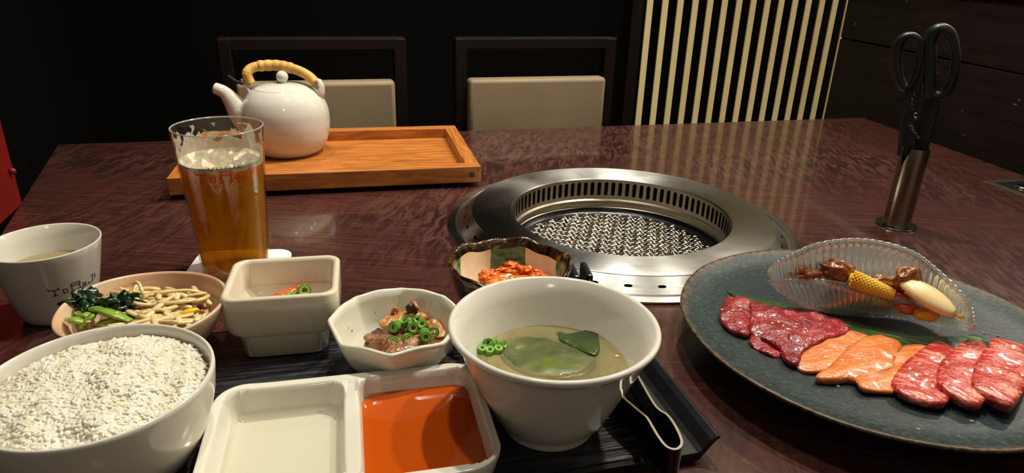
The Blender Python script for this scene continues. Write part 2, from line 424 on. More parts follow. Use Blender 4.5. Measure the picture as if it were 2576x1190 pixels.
def beer_mat():
    m = bpy.data.materials.new('amber_beer'); m.use_nodes = True; t = NT(m); t.t.nodes.remove(t.b)
    f = t.noise(t.coord((1, 1, .7)), 26, 4, .6, .6)
    c = t.ramp(f, [(.36, (216, 136, 2)), (.5, (252, 190, 10)), (.66, (255, 214, 40))])
    tr = t.n('ShaderNodeBsdfTransparent'); tr.inputs[0].default_value = (*lin((255, 200, 50)), 1)
    tl = t.n('ShaderNodeBsdfTranslucent'); df = t.n('ShaderNodeBsdfDiffuse'); gl = t.n('ShaderNodeBsdfGlossy'); gl.inputs['Roughness'].default_value = .05
    t.l(c, tl.inputs[0]); t.l(c, df.inputs[0])
    a = t.n('ShaderNodeMixShader'); a.inputs[0].default_value = .5; t.l(tl.outputs[0], a.inputs[1]); t.l(df.outputs[0], a.inputs[2])
    b = t.n('ShaderNodeMixShader'); b.inputs[0].default_value = .62; t.l(tr.outputs[0], b.inputs[1]); t.l(a.outputs[0], b.inputs[2])
    d = t.n('ShaderNodeMixShader'); d.inputs[0].default_value = .04; t.l(b.outputs[0], d.inputs[1]); t.l(gl.outputs[0], d.inputs[2])
    t.l(d.outputs[0], t.out.inputs[0]); return m
M['beer'] = beer_mat()
M['foam'] = noisy('beer_foam', [(.3, (226, 206, 172)), (.7, (244, 230, 204))], 120, rough=.7, bump=.4, bscale=300)
def lace_mat():
    m = bpy.data.materials.new('foam_film_on_glass'); m.use_nodes = True; t = NT(m); t.t.nodes.remove(t.b)
    tr = t.n('ShaderNodeBsdfTransparent'); df = t.n('ShaderNodeBsdfDiffuse'); df.inputs[0].default_value = (*lin((238, 226, 210)), 1)
    tl = t.n('ShaderNodeBsdfTranslucent'); tl.inputs[0].default_value = (*lin((238, 226, 210)), 1)
    ad = t.n('ShaderNodeMixShader'); ad.inputs[0].default_value = .4; t.l(df.outputs[0], ad.inputs[1]); t.l(tl.outputs[0], ad.inputs[2])
    tc = t.n('ShaderNodeTexCoord'); sp = t.n('ShaderNodeSeparateXYZ'); t.l(tc.outputs['Object'], sp.inputs[0])
    up = t.math('MULTIPLY', t.math('SUBTRACT', .1225, sp.outputs[2]), 90.0)
    nn = t.math('MULTIPLY', t.math('SUBTRACT', t.noise(t.coord(), 95, 2, .4, .6), .46), 9.0)
    fine = t.ramp(t.noise(t.coord(), 260, 2), [(.3, .55), (.7, .85)])
    f = t.math('MULTIPLY', t.ramp(t.math('ADD', t.math('ADD', up, nn), .5), [(.35, 0.0), (.6, 1.0)]), fine)
    mx = t.n('ShaderNodeMixShader'); t.l(f, mx.inputs[0]); t.l(tr.outputs[0], mx.inputs[1]); t.l(ad.outputs[0], mx.inputs[2])
    t.l(mx.outputs[0], t.out.inputs[0]); return m
M['lace'] = lace_mat()
M['paper'] = mat('white_coaster_board', (226, 226, 222), .6)
# foods
def meat(name, a, b, fat, scale=70, st=(1, .35, 1), amt=(.56, .66), rough=.3, coat=.45, rz=0.0, bump=.5):
    m = mat(name, rough=rough, coat=coat, coatr=.12, sss=.12, sssr=(1, .25, .15), scale=.003); t = NT(m)
    v = t.coord(st, (0, 0, rz)); base = t.ramp(t.noise(t.coord(), scale * .4, 4), [(.3, a), (.7, b)])
    f = t.ramp(t.noise(v, scale, 5, .62, 1.2), [(amt[0], 0.0), (amt[1], .85)])
    t.base(t.mix(f, base, fat)); t.bump(t.math('ADD', t.math('MULTIPLY', t.noise(t.coord(), 420, 2), .5), t.noise(t.coord(), 130, 3)), bump, .003); return m
M['redmeat'] = meat('raw_red_beef', (112, 16, 24), (168, 40, 48), (216, 112, 100), 110, (1, .25, 1), amt=(.60, .80), rz=.4, bump=.8)
M['orangemeat'] = meat('marinated_pale_pork', (208, 104, 40), (226, 134, 70), (240, 186, 126), 120, (1, .16, 1), (.52, .80), rz=1.3, bump=.5)
M['marbled'] = meat('marbled_beef', (158, 26, 20), (198, 52, 40), (240, 150, 126), 170, (1, .22, 1), (.50, .64), rz=-.9, bump=.5)
M['chicken'] = meat('marinated_brown_chicken', (104, 56, 24), (168, 98, 46), (206, 140, 84), 60, (1, 1, 1), (.55, .7))
M['stew'] = meat('simmered_beef', (96, 58, 36), (150, 98, 58), (200, 148, 96), 200, (1, .5, 1), (.5, .66), rough=.3, coat=.35)
M['stewfat'] = meat('simmered_beef_fat', (176, 112, 56), (202, 140, 78), (226, 174, 112), 160, (1, .5, 1), (.5, .66), rough=.3, coat=.35)
M['stewdark'] = mat('dark_beef_shred', (84, 52, 48), .4, coat=.3)
M['kimchi'] = meat('kimchi_leaf', (214, 78, 10), (240, 124, 22), (250, 184, 90), 120, (1, .4, 1), (.5, .66), rough=.28)
M['namulred'] = meat('chilli_dressed_strip', (198, 84, 26), (226, 120, 50), (244, 180, 110), 80, (1, .4, 1), (.5, .66))
M['green'] = noisy('spring_onion_green', [(.3, (58, 112, 20)), (.7, (112, 168, 52))], 60, (1, 1, 1), rough=.3, bump=.2, coat=.3, sss=.1)
M['palegreen'] = noisy('pale_onion_flesh', [(.3, (120, 172, 60)), (.7, (170, 206, 104))], 60, rough=.3, bump=.1)
M['spinach'] = noisy('dark_spinach_leaf', [(.3, (10, 28, 12)), (.7, (26, 60, 26))], 90, rough=.2, bump=.5, coat=.6)
M['stem'] = noisy('bright_green_stem', [(.3, (84, 124, 28)), (.7, (146, 178, 62))], 25, (1, 8, 1), rough=.26, bump=.3, coat=.4, sss=.1)
def sprout_mat():
    m = mat('bean_sprout', (232, 208, 146), .2, coat=.5); t = NT(m)
    t.base(t.ramp(t.noise(t.coord(), 90, 3), [(.35, (236, 200, 130)), (.6, (246, 228, 176))])); t.bump(t.noise(t.coord(), 200, 2), .4, .001)
    tr = t.n('ShaderNodeBsdfTransparent'); tl = t.n('ShaderNodeBsdfTranslucent'); tl.inputs[0].default_value = (.85, .7, .4, 1)
    x = t.n('ShaderNodeMixShader'); x.inputs[0].default_value = .12; t.l(t.b.outputs[0], x.inputs[1]); t.l(tl.outputs[0], x.inputs[2])
    y = t.n('ShaderNodeMixShader'); y.inputs[0].default_value = .06; t.l(x.outputs[0], y.inputs[1]); t.l(tr.outputs[0], y.inputs[2]); t.l(y.outputs[0], t.out.inputs[0]); return m
M['sprout'] = sprout_mat()
M['yellow'] = mat('yellow_bean', (226, 180, 20), .3, coat=.3)
M['fern'] = noisy('brown_seasoned_fern', [(.3, (70, 34, 16)), (.7, (156, 92, 44))], 70, rough=.25, bump=.3, coat=.5)
M['whiteveg'] = mat('translucent_white_vegetable', (206, 214, 184), .2, coat=.5, sss=.5, sssr=(.8, 1, .7), scale=.004)
M['sesame'] = mat('sesame_seed', (238, 198, 130), .35, coat=.3)
M['corn'] = mat('yellow_corn', (240, 186, 52), .3, coat=.3, sss=.2)
M['onion'] = noisy('pale_onion_wedge', [(.3, (232, 196, 130)), (.7, (246, 222, 168))], 20, (1, 1, 1), rough=.35, bump=.05, coat=.2, sss=.3, sssr=(1, .8, .5))
M['pepper'] = mat('red_pepper', (196, 36, 18), .2, coat=.5)
M['wakame'] = noisy('green_seaweed', [(.3, (34, 46, 6)), (.7, (96, 104, 14))], 30, rough=.4, bump=.2, coat=.1)
M['wakame2'] = noisy('dark_green_seaweed', [(.3, (28, 44, 14)), (.7, (58, 80, 30))], 40, rough=.25, bump=.3, coat=.4)
def bamboo():
    m = mat('bamboo_leaf', rough=.3, coat=.3); t = NT(m); v = t.coord((2, 90, 1), (0, 0, R(27)))
    t.base(t.ramp(t.noise(v, 3, 4), [(.35, (26, 46, 22)), (.55, (52, 82, 42)), (.75, (120, 140, 84))])); return m
M['bamboo'] = bamboo()
def rice_mat():
    m = mat('cooked_rice', (250, 242, 220), .32, coat=.7, coatr=.12); t = NT(m)
    t.base(t.ramp(t.noise(t.coord(), 60, 2), [(.35, (240, 230, 202)), (.6, (246, 240, 222))]))
    tl = t.n('ShaderNodeBsdfTranslucent'); tl.inputs[0].default_value = (1, .96, .86, 1)
    x = t.n('ShaderNodeMixShader'); x.inputs[0].default_value = .15; t.l(t.b.outputs[0], x.inputs[1]); t.l(tl.outputs[0], x.inputs[2]); t.l(x.outputs[0], t.out.inputs[0]); return m
M['rice'] = rice_mat()
M['caramel'] = noisy('rattan_wrap', [(.3, (196, 146, 66)), (.7, (224, 178, 96))], 40, rough=.5, bump=.2)
M['cord'] = mat('dark_cord', (40, 26, 22), .6)

# ------------------------------------------------------------------ room
UH = Vector((.9602, .2790, 0)); UN = Vector((-.2790, .9602, 0))      # along the table's far edge, and away from it
YAW = math.atan2(UH.y, UH.x)
FLOOR = -.72
g = Geo(); g.add([(-3, -2, FLOOR), (3.5, -2, FLOOR), (3.5, 4, FLOOR), (-3, 4, FLOOR)], [(0, 1, 2, 3)]); struct('floor', g, noisy('dark_floor', [(.3, (30, 22, 20)), (.7, (46, 34, 30))], 4, rough=.5, bump=0))
g = Geo(); g.box((.25, 1, 1.78), (6.5, 6, .04)); struct('ceiling', g, noisy('dark_ceiling', [(.3, (150, 140, 128)), (.7, (160, 150, 138))], 2, rough=.8, bump=0))
SL0 = Vector((.3265, 1.8354, 0))
def wallbox(a, b, th, z0, z1, name, m):
    a, b = Vector(a), Vector(b); d = (b - a); L = d.length; g = Geo(); g.box((0, 0, 0), (L, th, z1 - z0))
    o = link(name, g.mesh(name, m, False), None, ((a.x + b.x) / 2, (a.y + b.y) / 2, (z0 + z1) / 2), (0, 0, math.atan2(d.y, d.x)))
    return o
bw = SL0 + UN * .16
o = wallbox(bw - UH * 2.4, bw + UH * 1.6, .06, FLOOR, 1.76, 'wall_back', M['black']); o['kind'] = 'structure'
o = wallbox((-1.02, 1.62, 0), (-.30, -.45, 0), .05, FLOOR, 1.76, 'wall_left', M['black']); o['kind'] = 'structure'
# low wood partition on the right with a pale ledge
EA, EB = Vector((.735, 1.62, 0)), Vector((.995, -.15, 0))
o = thing('partition', 'low dark brown wood partition along the right edge of the table', 'partition', (EA.x, EA.y, FLOOR), math.atan2((EB - EA).y, (EB - EA).x))
LP = (EB - EA).length
PT = .249
for (z0, z1) in ((0, .40), (.404, -FLOOR + .135), (-FLOOR + .139, -FLOOR + PT)):
    part('panel', Geo().box((LP / 2, .02, (z0 + z1) / 2), (LP, .03, z1 - z0)), M['panel'], o, False, bev=.001)
part('ledge', Geo().box((LP / 2, .035, -FLOOR + PT + .006), (LP + .01, .075, .012)), M['cream'], o, False, bev=.001)
o = wallbox((1.9, 3.0, 0), (1.9, -1.6, 0), .05, FLOOR, 1.76, 'wall_right', M['cream']); o['kind'] = 'structure'
# slatted screen
sc = thing('slatted_screen', 'screen of pale upright wooden slats behind the table on the right', 'screen', (SL0.x, SL0.y, FLOOR), YAW)
for i in range(15):
    part('slat', Geo().box((i * .0434 + (.009 if i < 14 else .006), 0, 1.2), (.0168 if i < 14 else .008, .004, 2.36)), M['slat'], sc, False)
part('post', Geo().box((15 * .0434 + .022, 0, 1.2), (.05, .05, 2.38)), M['chairwood'], sc, False)
part('post', Geo().box((-.035, 0, 1.2), (.03, .05, 2.38)), M['chairwood'], sc, False)
part('bottom_rail', Geo().box((7.3 * .0434, 0, .012), (.72, .045, .024)), M['chairwood'], sc, False)
part('top_rail', Geo().box((7.3 * .0434, 0, 2.40), (.72, .045, .04)), M['chairwood'], sc, False)

# ------------------------------------------------------------------ table with the grill opening
GC = Vector((.1258, .7492, 0))
FL, FR = Vector((-.705, 1.012, 0)), Vector((.7215, 1.402, 0))
NL, NR = Vector((-.30, .13, 0)), Vector((.868, .47, 0))
def table_top():
    poly = [NL, NR, FR, FL]; N = 96; rad = .186
    vs = [p.to_2d() for p in poly] + [(GC + Vector((math.cos(2 * PI * k / N), math.sin(2 * PI * k / N), 0)) * rad).to_2d() for k in range(N)]
    ed = [(i, (i + 1) % 4) for i in range(4)] + [(4 + k, 4 + (k + 1) % N) for k in range(N)]
    ov, oe, of, *_ = delaunay_2d_cdt(vs, ed, [], 1, 1e-6)
    g = Geo(); TH = .035
    keep = [f for f in of if (sum((ov[i] for i in f), Vector((0, 0))) / 3 - GC.to_2d()).length > rad * .98]
    n = len(ov)
    g.add([(v.x, v.y, 0) for v in ov], keep); g.add([(v.x, v.y, -TH) for v in ov], [tuple(reversed(f)) for f in keep])
    def side(ids, flip):
        for a, b in zip(ids, ids[1:] + ids[:1]):
            f = (a, b, b + n, a + n); g.f.append(f if flip else tuple(reversed(f))); g.m.append(0)
    side([0, 1, 2, 3], False); side([4 + k for k in range(N)], True)
    return g
tb = thing('dining_table', 'large dark red-brown stained wooden table everything stands on', 'table', (0, 0, FLOOR))
g = table_top().shift((0, 0, -FLOOR)); part('tabletop', g, M['table'], tb, False)
for q in (NL * .86 + FR * .14, NR * .88 + FL * .12, FR * .88 + NL * .12, FL * .86 + NR * .14):
    part('leg', Geo().box((q.x, q.y, .342), (.06, .06, .685)), M['chairwood'], tb, False, bev=.003)
# drawer-like cover strip (metal plate set in the tabletop, right side)
pa, pb_, pc = at(2467, 457), at(2576, 497), at(2576, 450)
fp = thing('grill_control_panel', 'flat steel control panel let into the tabletop at the right edge', 'panel', (pa.x, pa.y, 0), math.atan2(pb_.y - pa.y, pb_.x - pa.x))
part('face_plate', Geo().box((.075, .035, .0008), (.15, .07, .0016)), M['steelin'], fp, False, bev=.0006)
part('dark_inset', Geo().box((.078, .038, .0019), (.13, .05, .0008)), M['plastic'], fp, False)
for x in (.04, .085, .125):
    part('knob', Geo().rev([(.0, .0052), (.010, .0050), (.012, .004), (.012, .0022)], 24).shift((x, .034, 0)), M['chrome'], fp)
# red stand at the left
ra, rb = at(60, 515), at(0, 572)
d = (rb - ra).normalized()
rs = thing('menu_stand', 'red lacquered upright board standing on the table at far left', 'stand', (ra.x, ra.y, 0), math.atan2(d.y, d.x))
part('board', Geo().box((.10, -.012, .13), (.20, .022, .258)), M['red'], rs, False, bev=.0015)
part('knob', Geo().ico((.012, .002, .045), (.004, .004, .004), 2), M['red'], rs)

# ------------------------------------------------------------------ chairs behind the table
def chair(x0, x1, base, label, tilt=0):
    """x0..x1 width in metres from base along the table edge"""
    w = x1 - x0
    c = thing('dining_chair', label, 'chair', (base + UH * ((x0 + x1) / 2)).to_tuple(), YAW, 'chairs at the far side of the table')
    c.location.z = FLOOR
    H0 = -FLOOR
    pw = .022
    for s in (-1, 1):
        xx = s * (w / 2 - pw / 2)
        part('back_post', Geo().box((xx, .012, (H0 + .149) / 2), (pw, .026, H0 + .149)), M['chairwood'], c, False, bev=.003)
        part('leg', Geo().box((xx, -.39, .205), (.03, .03, .41)), M['chairwood'], c, False, bev=.002)
        part('side_rail', Geo().box((xx, -.19, .39), (.02, .38, .045)), M['chairwood'], c, False, bev=.002)
    part('top_rail', Geo().box((0, .012, H0 + .139), (w - .002, .024, .022)), M['chairwood'], c, False, bev=.003)
    part('front_rail', Geo().box((0, -.39, .39), (w - .05, .02, .045)), M['chairwood'], c, False, bev=.002)
    part('lower_rail', Geo().box((0, .012, H0 - .065), (w - .04, .02, .03)), M['chairwood'], c, False, bev=.002)
    o = part('back_cushion', Geo().box((0, -.002, H0 + .015), (w - 2 * pw - .003, .034, .124)), M['cushion'], c, True, bev=.007, sh=30, seg=3)
    o = part('seat', Geo().box((0, -.19, .435), (w - .01, .42, .05)), M['cushion'], c, True, bev=.012, sh=30, seg=3)
    return c
cb = Vector((-.1139, 1.266, 0)) + UN * .0
chair(.0, .3175, cb, 'dark wood chair with beige back pad, directly behind the grill')
cb1 = Vector((-.501, 1.155, 0))
chair(.0, .314, cb1, 'dark wood chair with beige back pad, partly hidden by the white teapot')

# ------------------------------------------------------------------ table grill
gr = thing('table_grill', 'round stainless steel barbecue grill built into the table', 'grill', GC.to_tuple())
part('flange', Geo().rev([(.186, -.004), (.202, .0005), (.202, .0024), (.197, .0034), (.193, .0032), (.1915, .0012), (.1905, .0012), (.189, .0034), (.186, .0030)], 160), M['steel2'], gr, sh=50)
# collar with real slots
def slotted(rz_pairs, nslot, slots, n_per=1, r_of=None):
    pass
def collar():
    g = Geo(); ns = 36; za, zb = .0034, .0150; ra_, rb_ = .1885, .1745
    def P(th, k): return ((ra_ + (rb_ - ra_) * k) * math.cos(th), (ra_ + (rb_ - ra_) * k) * math.sin(th), za + (zb - za) * k)
    for i in range(ns):
        t0 = 2 * PI * i / ns; dt = 2 * PI / ns; hw = .0042 / .183; tc = t0 + dt / 2
        k0, k1 = .36, .52
        def strip(a, b, ka, kb, m=4):
            for j in range(m):
                q0, q1 = a + (b - a) * j / m, a + (b - a) * (j + 1) / m
                g.add([P(q0, ka), P(q1, ka), P(q1, kb), P(q0, kb)], [(0, 1, 2, 3)])
        strip(t0, t0 + dt, 0, k0, 6); strip(t0, t0 + dt, k1, 1, 6)
        # slot ends rounded
        km = (k0 + k1) / 2; e = .0018 / .183
        for (A, s) in ((t0, -1), (t0 + dt, 1)):
            B = tc + s * hw; Bi = tc + s * (hw - e)
            for ka, kb, x0, x1 in ((k0, k0 + .04, Bi, tc + s * (hw - e * .3)), (k0 + .04, km, tc + s * (hw - e * .3), B), (km, k1 - .04, B, tc + s * (hw - e * .3)), (k1 - .04, k1, tc + s * (hw - e * .3), Bi)):
                vs = [P(A, ka), P(x0, ka), P(x1, kb), P(A, kb)]
                g.add(vs if s < 0 else vs[::-1], [(0, 1, 2, 3)])
    return g
g = collar(); o = part('collar', g, M['steel2'], gr)
bm = bmesh.new(); bm.from_mesh(o.data); bmesh.ops.remove_doubles(bm, verts=bm.verts, dist=1e-5); bm.normal_update(); bm.to_mesh(o.data); bm.free(); o.data.shade_smooth()
part('duct_liner', Geo().rev([(.180, -.03), (.180, .0045), (.1735, .010), (.135, .010), (.135, -.03)], 96), M['void'], gr)
part('top_ring', Geo().rev([(.1745, .0148), (.1742, .0158), (.1730, .0162), (.1290, .0152), (.1276, .0148), (.1270, .0138)], 180), M['steel'], gr, sh=60)
# vent wall with upright slots
def ventwall():
    g = Geo(); ns = 84; r = .1266; z0, z1 = -.0085, .0105; dt = 2 * PI / ns; hw0 = dt * .27
    def P(t, z): return (r * math.cos(t), r * math.sin(t), z)
    cap_h = hw0 * r
    rows = [(z0, 0)] + [(z0 + cap_h * (1 - math.cos(a)), hw0 * math.sin(a)) for a in (PI / 6, PI / 3, PI / 2)] + [(z1 - cap_h * (1 - math.cos(a)), hw0 * math.sin(a)) for a in (PI / 2, PI / 3, PI / 6)] + [(z1, 0)]
    for i in range(ns):
        c0 = i * dt; c1 = c0 + dt
        for (za, ha), (zb, hb) in zip(rows, rows[1:]):
            g.add([P(c0 + ha, za), P(c1 - ha, za), P(c1 - hb, zb), P(c0 + hb, zb)], [(3, 2, 1, 0)])
        for za, zb in ((-.0135, z0), (z1, .0142)):
            g.add([P(c0, za), P(c1, za), P(c1, zb), P(c0, zb)], [(3, 2, 1, 0)])
    return g
part('vent_wall', ventwall(), M['steelin'], gr, False)
part('inner_lip', Geo().rev([(.1266, -.0132), (.1240, -.0150), (.1236, -.0175), (.1250, -.0185), (.1252, -.0240), (.1240, -.0250)], 120), M['steelin'], gr, sh=40)
part('cast_bowl', Geo().rev([(.1250, -.0245), (.1225, -.0300), (.1170, -.0330), (.1125, -.0325), (.1100, -.0350), (.1080, -.060), (.0, -.062)], 96), M['cast'], gr, sh=50)
part('drip_pan', Geo().rev([(.104, -.046), (.098, -.052), (.0, -.053)], 64), M['pan'], gr)
def net():
    g = Geo(); rad = .1135; pitch = .0100; n = int(rad / pitch); zc = -.0325; wr = .0016
    for axis in (0, 1):
        for i in range(-n, n + 1):
            off = (i + .5) * pitch
            if abs(off) >= rad: continue
            half = math.sqrt(rad * rad - off * off)
            for tw in (0, 1):                         # each strand is two twisted wires
                pts = []; st = pitch / 4; m = int(2 * half / st)
                for j in range(m + 1):
                    s_ = -half + 2 * half * j / m
                    ph = PI * s_ / pitch + (i % 2) * PI + axis * PI
                    z = zc + math.cos(ph) * .0021
                    tt = 2 * PI * s_ / pitch * .9 + tw * PI + i
                    a, b = off + math.cos(tt) * .0011, z + math.sin(tt) * .0011
                    pts.append((s_, a, b) if axis == 0 else (a, s_, b))
                g.tube(pts, wr, 4, caps=False)
    M2 = Matrix.Rotation(R(34), 4, 'Z'); return g.xf(M2)
o = part('wire_net', net(), M['wire'], gr); o['kind'] = 'stuff'
part('net_rim', Geo().tube([(.1135 * math.cos(2 * PI * k / 90), .1135 * math.sin(2 * PI * k / 90), -.0322) for k in range(90)], .0016, 6, closed=True), M['cast'], gr)

# ------------------------------------------------------------------ wooden serving tray and teapot
TF = at(418, 448, .029); TFR = at(1210, 418, .029)
tv = (TFR - TF); TW = tv.length; tyaw = math.atan2(tv.y, tv.x); TD = .236
tr = thing('wooden_tray', 'rectangular honey brown wooden tray with raised rim under the teapot', 'tray', (TF.x, TF.y, 0), tyaw)
RW, T0, T1 = .0185, .0065, .029
part('tray_floor', Geo().box((TW / 2, TD / 2, .0105), (TW - .02, TD - .02, .005)), M['honey_floor'], tr, False)
part('front_rail', Geo().box((TW / 2, RW / 2, (T0 + T1) / 2), (TW, RW, T1 - T0)), M['honey'], tr, False, bev=.0012)
part('back_rail', Geo().box((TW / 2, TD - RW / 2, (T0 + T1) / 2), (TW, RW, T1 - T0)), M['honey'], tr, False, bev=.0012)
for x in (RW / 2, TW - RW / 2):
    part('side_rail', Geo().box((x, TD / 2, (T0 + T1) / 2), (RW, TD - 2 * RW, T1 - T0)), M['honey_side'], tr, False, bev=.0012)
for x in (.03, TW - .03):
    for y in (.03, TD - .03):
        part('foot', Geo().rev([(0, 0), (.008, 0), (.008, .0066)], 16).shift((x, y, 0)), M['plastic'], tr)
part('plug', Geo().add([(TW - .0125 + .004 * math.cos(a), -.0002, .0175 + .004 * math.sin(a)) for a in [2 * PI * k / 16 for k in range(16)]], [tuple(range(16))]), M['dark'], tr, False, sh=None)

def spline2(pts, per=5):
    P = [Vector((a, b)) for a, b in pts]; n = len(P); out = []
    for i in range(n - 1):
        p0, p1, p2, p3 = P[max(i - 1, 0)], P[i], P[i + 1], P[min(i + 2, n - 1)]
        for k in range(per):
            t = k / per; out.append(tuple(.5 * ((2 * p1) + (-p0 + p2) * t + (2 * p0 - 5 * p1 + 4 * p2 - p3) * t * t + (-p0 + 3 * p1 - 3 * p2 + p3) * t ** 3)))
    out.append(tuple(P[-1])); return out
def smooth_path(pts, per=6, closed=False):
    P = [Vector(p) for p in pts]; n = len(P); out = []
    rng = n if closed else n - 1
    for i in range(rng):
        p0, p1, p2, p3 = (P[(i - 1) % n], P[i], P[(i + 1) % n], P[(i + 2) % n]) if closed else (P[max(i - 1, 0)], P[i], P[i + 1], P[min(i + 2, n - 1)])
        for k in range(per):
            t = k / per
            out.append(.5 * ((2 * p1) + (-p0 + p2) * t + (2 * p0 - 5 * p1 + 4 * p2 - p3) * t * t + (-p0 + 3 * p1 - 3 * p2 + p3) * t ** 3))
    if not closed: out.append(P[-1])
    return out
TPZ = .0132
tp = thing('teapot', 'round white porcelain teapot with a rattan wrapped handle', 'teapot', (-.3324, .9679, TPZ), R(2))
body = [(0, .003), (.035, .003), (.037, .0), (.0415, .0006), (.0480, .0060), (.0565, .020), (.0603, .036), (.0613, .050), (.0600, .064), (.0548, .078), (.0470, .0880), (.0399, .0935)]
part('body', Geo().rev(body[:3] + spline2(body[3:], 6), 128), M['pot'], tp)
part('lid', Geo().rev([(.0397, .0930)] + spline2([(.0398, .0937), (.0330, .0968), (.0240, .0990), (.012, .1003), (0, .1006)], 4), 96), M['pot'], tp)
part('knob', Geo().rev([(.0052, .0990), (.0056, .1012)] + [(.0084 * math.cos(R(a)), .1090 + .0084 * math.sin(R(a))) for a in range(-50, 90, 10)] + [(0, .1174)], 40), M['pot'], tp)
sp_pts = smooth_path([(-.043, 0, .036), (-.056, -.001, .047), (-.066, -.002, .060), (-.0735, -.004, .0745), (-.0815, -.005, .0855), (-.0930, -.007, .0920)], 5)
sw = [.021, .0195, .0165, .0122, .0092, .0079]
srad = [sw[min(5, i // 5)] * (1 - (i % 5) / 5) + sw[min(5, i // 5 + 1)] * ((i % 5) / 5) for i in range(len(sp_pts))]
part('spout', Geo().tube(sp_pts, srad, 28, caps=False), M['pot'], tp)
part('spout_mouth', Geo().tube([sp_pts[-1], (-.0945, -.007, .0925)], [.0079, .0064], 28), M['pot'], tp)
part('lug', Geo().tube([(-.046, 0, .080), (-.0505, 0, .090), (-.0545, 0, .098), (-.0575, 0, .1045)], [.0085, .0066, .0048, .0024], 14, flat=.45), M['pot'], tp)
part('lug', Geo().tube([(.049, 0, .078), (.0535, 0, .088), (.0545, 0, .097), (.0520, 0, .1045), (.0490, 0, .1065)], [.0085, .0066, .0052, .0040, .0024], 14, flat=.45), M['pot'], tp)
hp = [(-.0450, 0, .0985), (-.0475, 0, .1045), (-.0485, 0, .1125), (-.0430, .006, .1190), (-.0300, .011, .1218), (-.0090, .014, .1222), (.0095, .014, .1190), (.0255, .011, .1142), (.0380, .006, .1080), (.0465, 0, .1010)]
hs = smooth_path(hp, 12); nh = len(hs)
part('handle', Geo().tube(hs, [.0066 + .00045 * abs(math.sin(i * .8)) for i in range(nh)], 16), M['caramel'], tp)
part('handle_wrap', Geo().tube(hs[44:74], [.0071 + .0009 * abs(math.sin((i) * .52)) for i in range(30)], 16, caps=True), M['caramel'], tp)
part('cord', Geo().tube(smooth_path([(-.046, 0, .0990), (-.056, -.002, .0985), (-.066, -.002, .1025), (-.075, -.002, .1090)], 5), [.0028] * 3 + [.0024] * 6 + [.0016] * 7, 8), M['cord'], tp)

# ------------------------------------------------------------------ small dishes
def cup_text(parent, strokes, r_of, zc, a0, unit, w, mt, name='printed_lettering', slant=0.0):
    """strokes in (x,y) units laid on a surface of revolution; outward normals"""
    g = Geo()
    for s in strokes:
        for (x0, y0), (x1, y1) in zip(s, s[1:]):
            L = math.hypot(x1 - x0, y1 - y0); m = max(1, int(L / 2))
            nx, ny = -(y1 - y0) / L * w / 2, (x1 - x0) / L * w / 2; ex, ey = (x1 - x0) / L * w / 2, (y1 - y0) / L * w / 2
            prev = None
            for k in range(m + 1):
                t = k / m; x = x0 - ex + (x1 - x0 + 2 * ex) * t; y = y0 - ey + (y1 - y0 + 2 * ey) * t
                q = []
                for sg in (1, -1):
                    z = zc + (y + sg * ny) * unit + slant * x * unit; rr = r_of(z) + .00025; a = a0 + (x + sg * nx) * unit / rr
                    q.append((rr * math.cos(a), rr * math.sin(a), z))
                if prev: g.add([prev[0], q[0], q[1], prev[1]], [(0, 1, 2, 3)])
                prev = q
    return part(name, g, mt, parent, False)
FONT = {'Y': [[(0, 6), (2, 3.2), (4, 6)], [(2, 3.2), (2, 0)]], 'A': [[(0, 0), (0, 6), (4, 6), (4, 0)], [(0, 3), (4, 3)]], 'K': [[(0, 0), (0, 6)], [(4, 6), (.4, 3), (4, 0)]],
        'I': [[(2, 0), (2, 6)]], 'N': [[(0, 0), (0, 6), (4, 6), (4, 0)]], 'U': [[(0, 6), (0, 0), (4, 0), (4, 6)]], 'T': [[(0, 6), (4, 6)], [(2, 6), (2, 0)]],
        'O': [[(0, 0), (0, 6), (4, 6), (4, 0), (0, 0)]], 'E': [[(4, 6), (0, 6), (0, 0), (4, 0)], [(0, 3), (3.4, 3)]], 'B': [[(0, 0), (0, 6), (3.6, 6), (3.6, 3), (0, 3)], [(3.6, 3), (4, 3), (4, 0), (0, 0)]],
        'S': [[(4, 6), (0, 6), (0, 3), (4, 3), (4, 0), (0, 0)]], 'L': [[(0, 6), (0, 0), (4, 0)]], 'P': [[(0, 0), (0, 6), (4, 6), (4, 3), (0, 3)]], ' ': []}
def words(txt, step, sc=1.0):
    out = []; x = 0
    for ch in txt:
        for s in FONT[ch]: out.append([(x + a * sc, b * sc) for a, b in s])
        x += step
    return out, x
# logo lettering T o R a J i, in units about 1/8 of its height
LOGO = [[(1, 34), (2, 27)], [(2, 27), (27, 26)], [(26, 33), (27, 25)], [(15, 26), (15, 7)], [(9, 7), (21, 7)],
        [(37, 22), (37, 9), (47, 9), (47, 22), (37, 22)],
        [(60, 34), (60, 7)], [(60, 34), (85, 34), (86, 26), (60, 26)], [(82, 26), (85, 7)], [(56, 7), (66, 7)], [(78, 7), (92, 7)],
        [(94, 22), (94, 10), (103, 10), (103, 22), (94, 22)], [(94, 16), (103, 16)],
        [(126, 33), (138, 34)], [(132, 33), (132, 13), (112, 11), (112, 17)], [(143, 33), (143, 18)]]

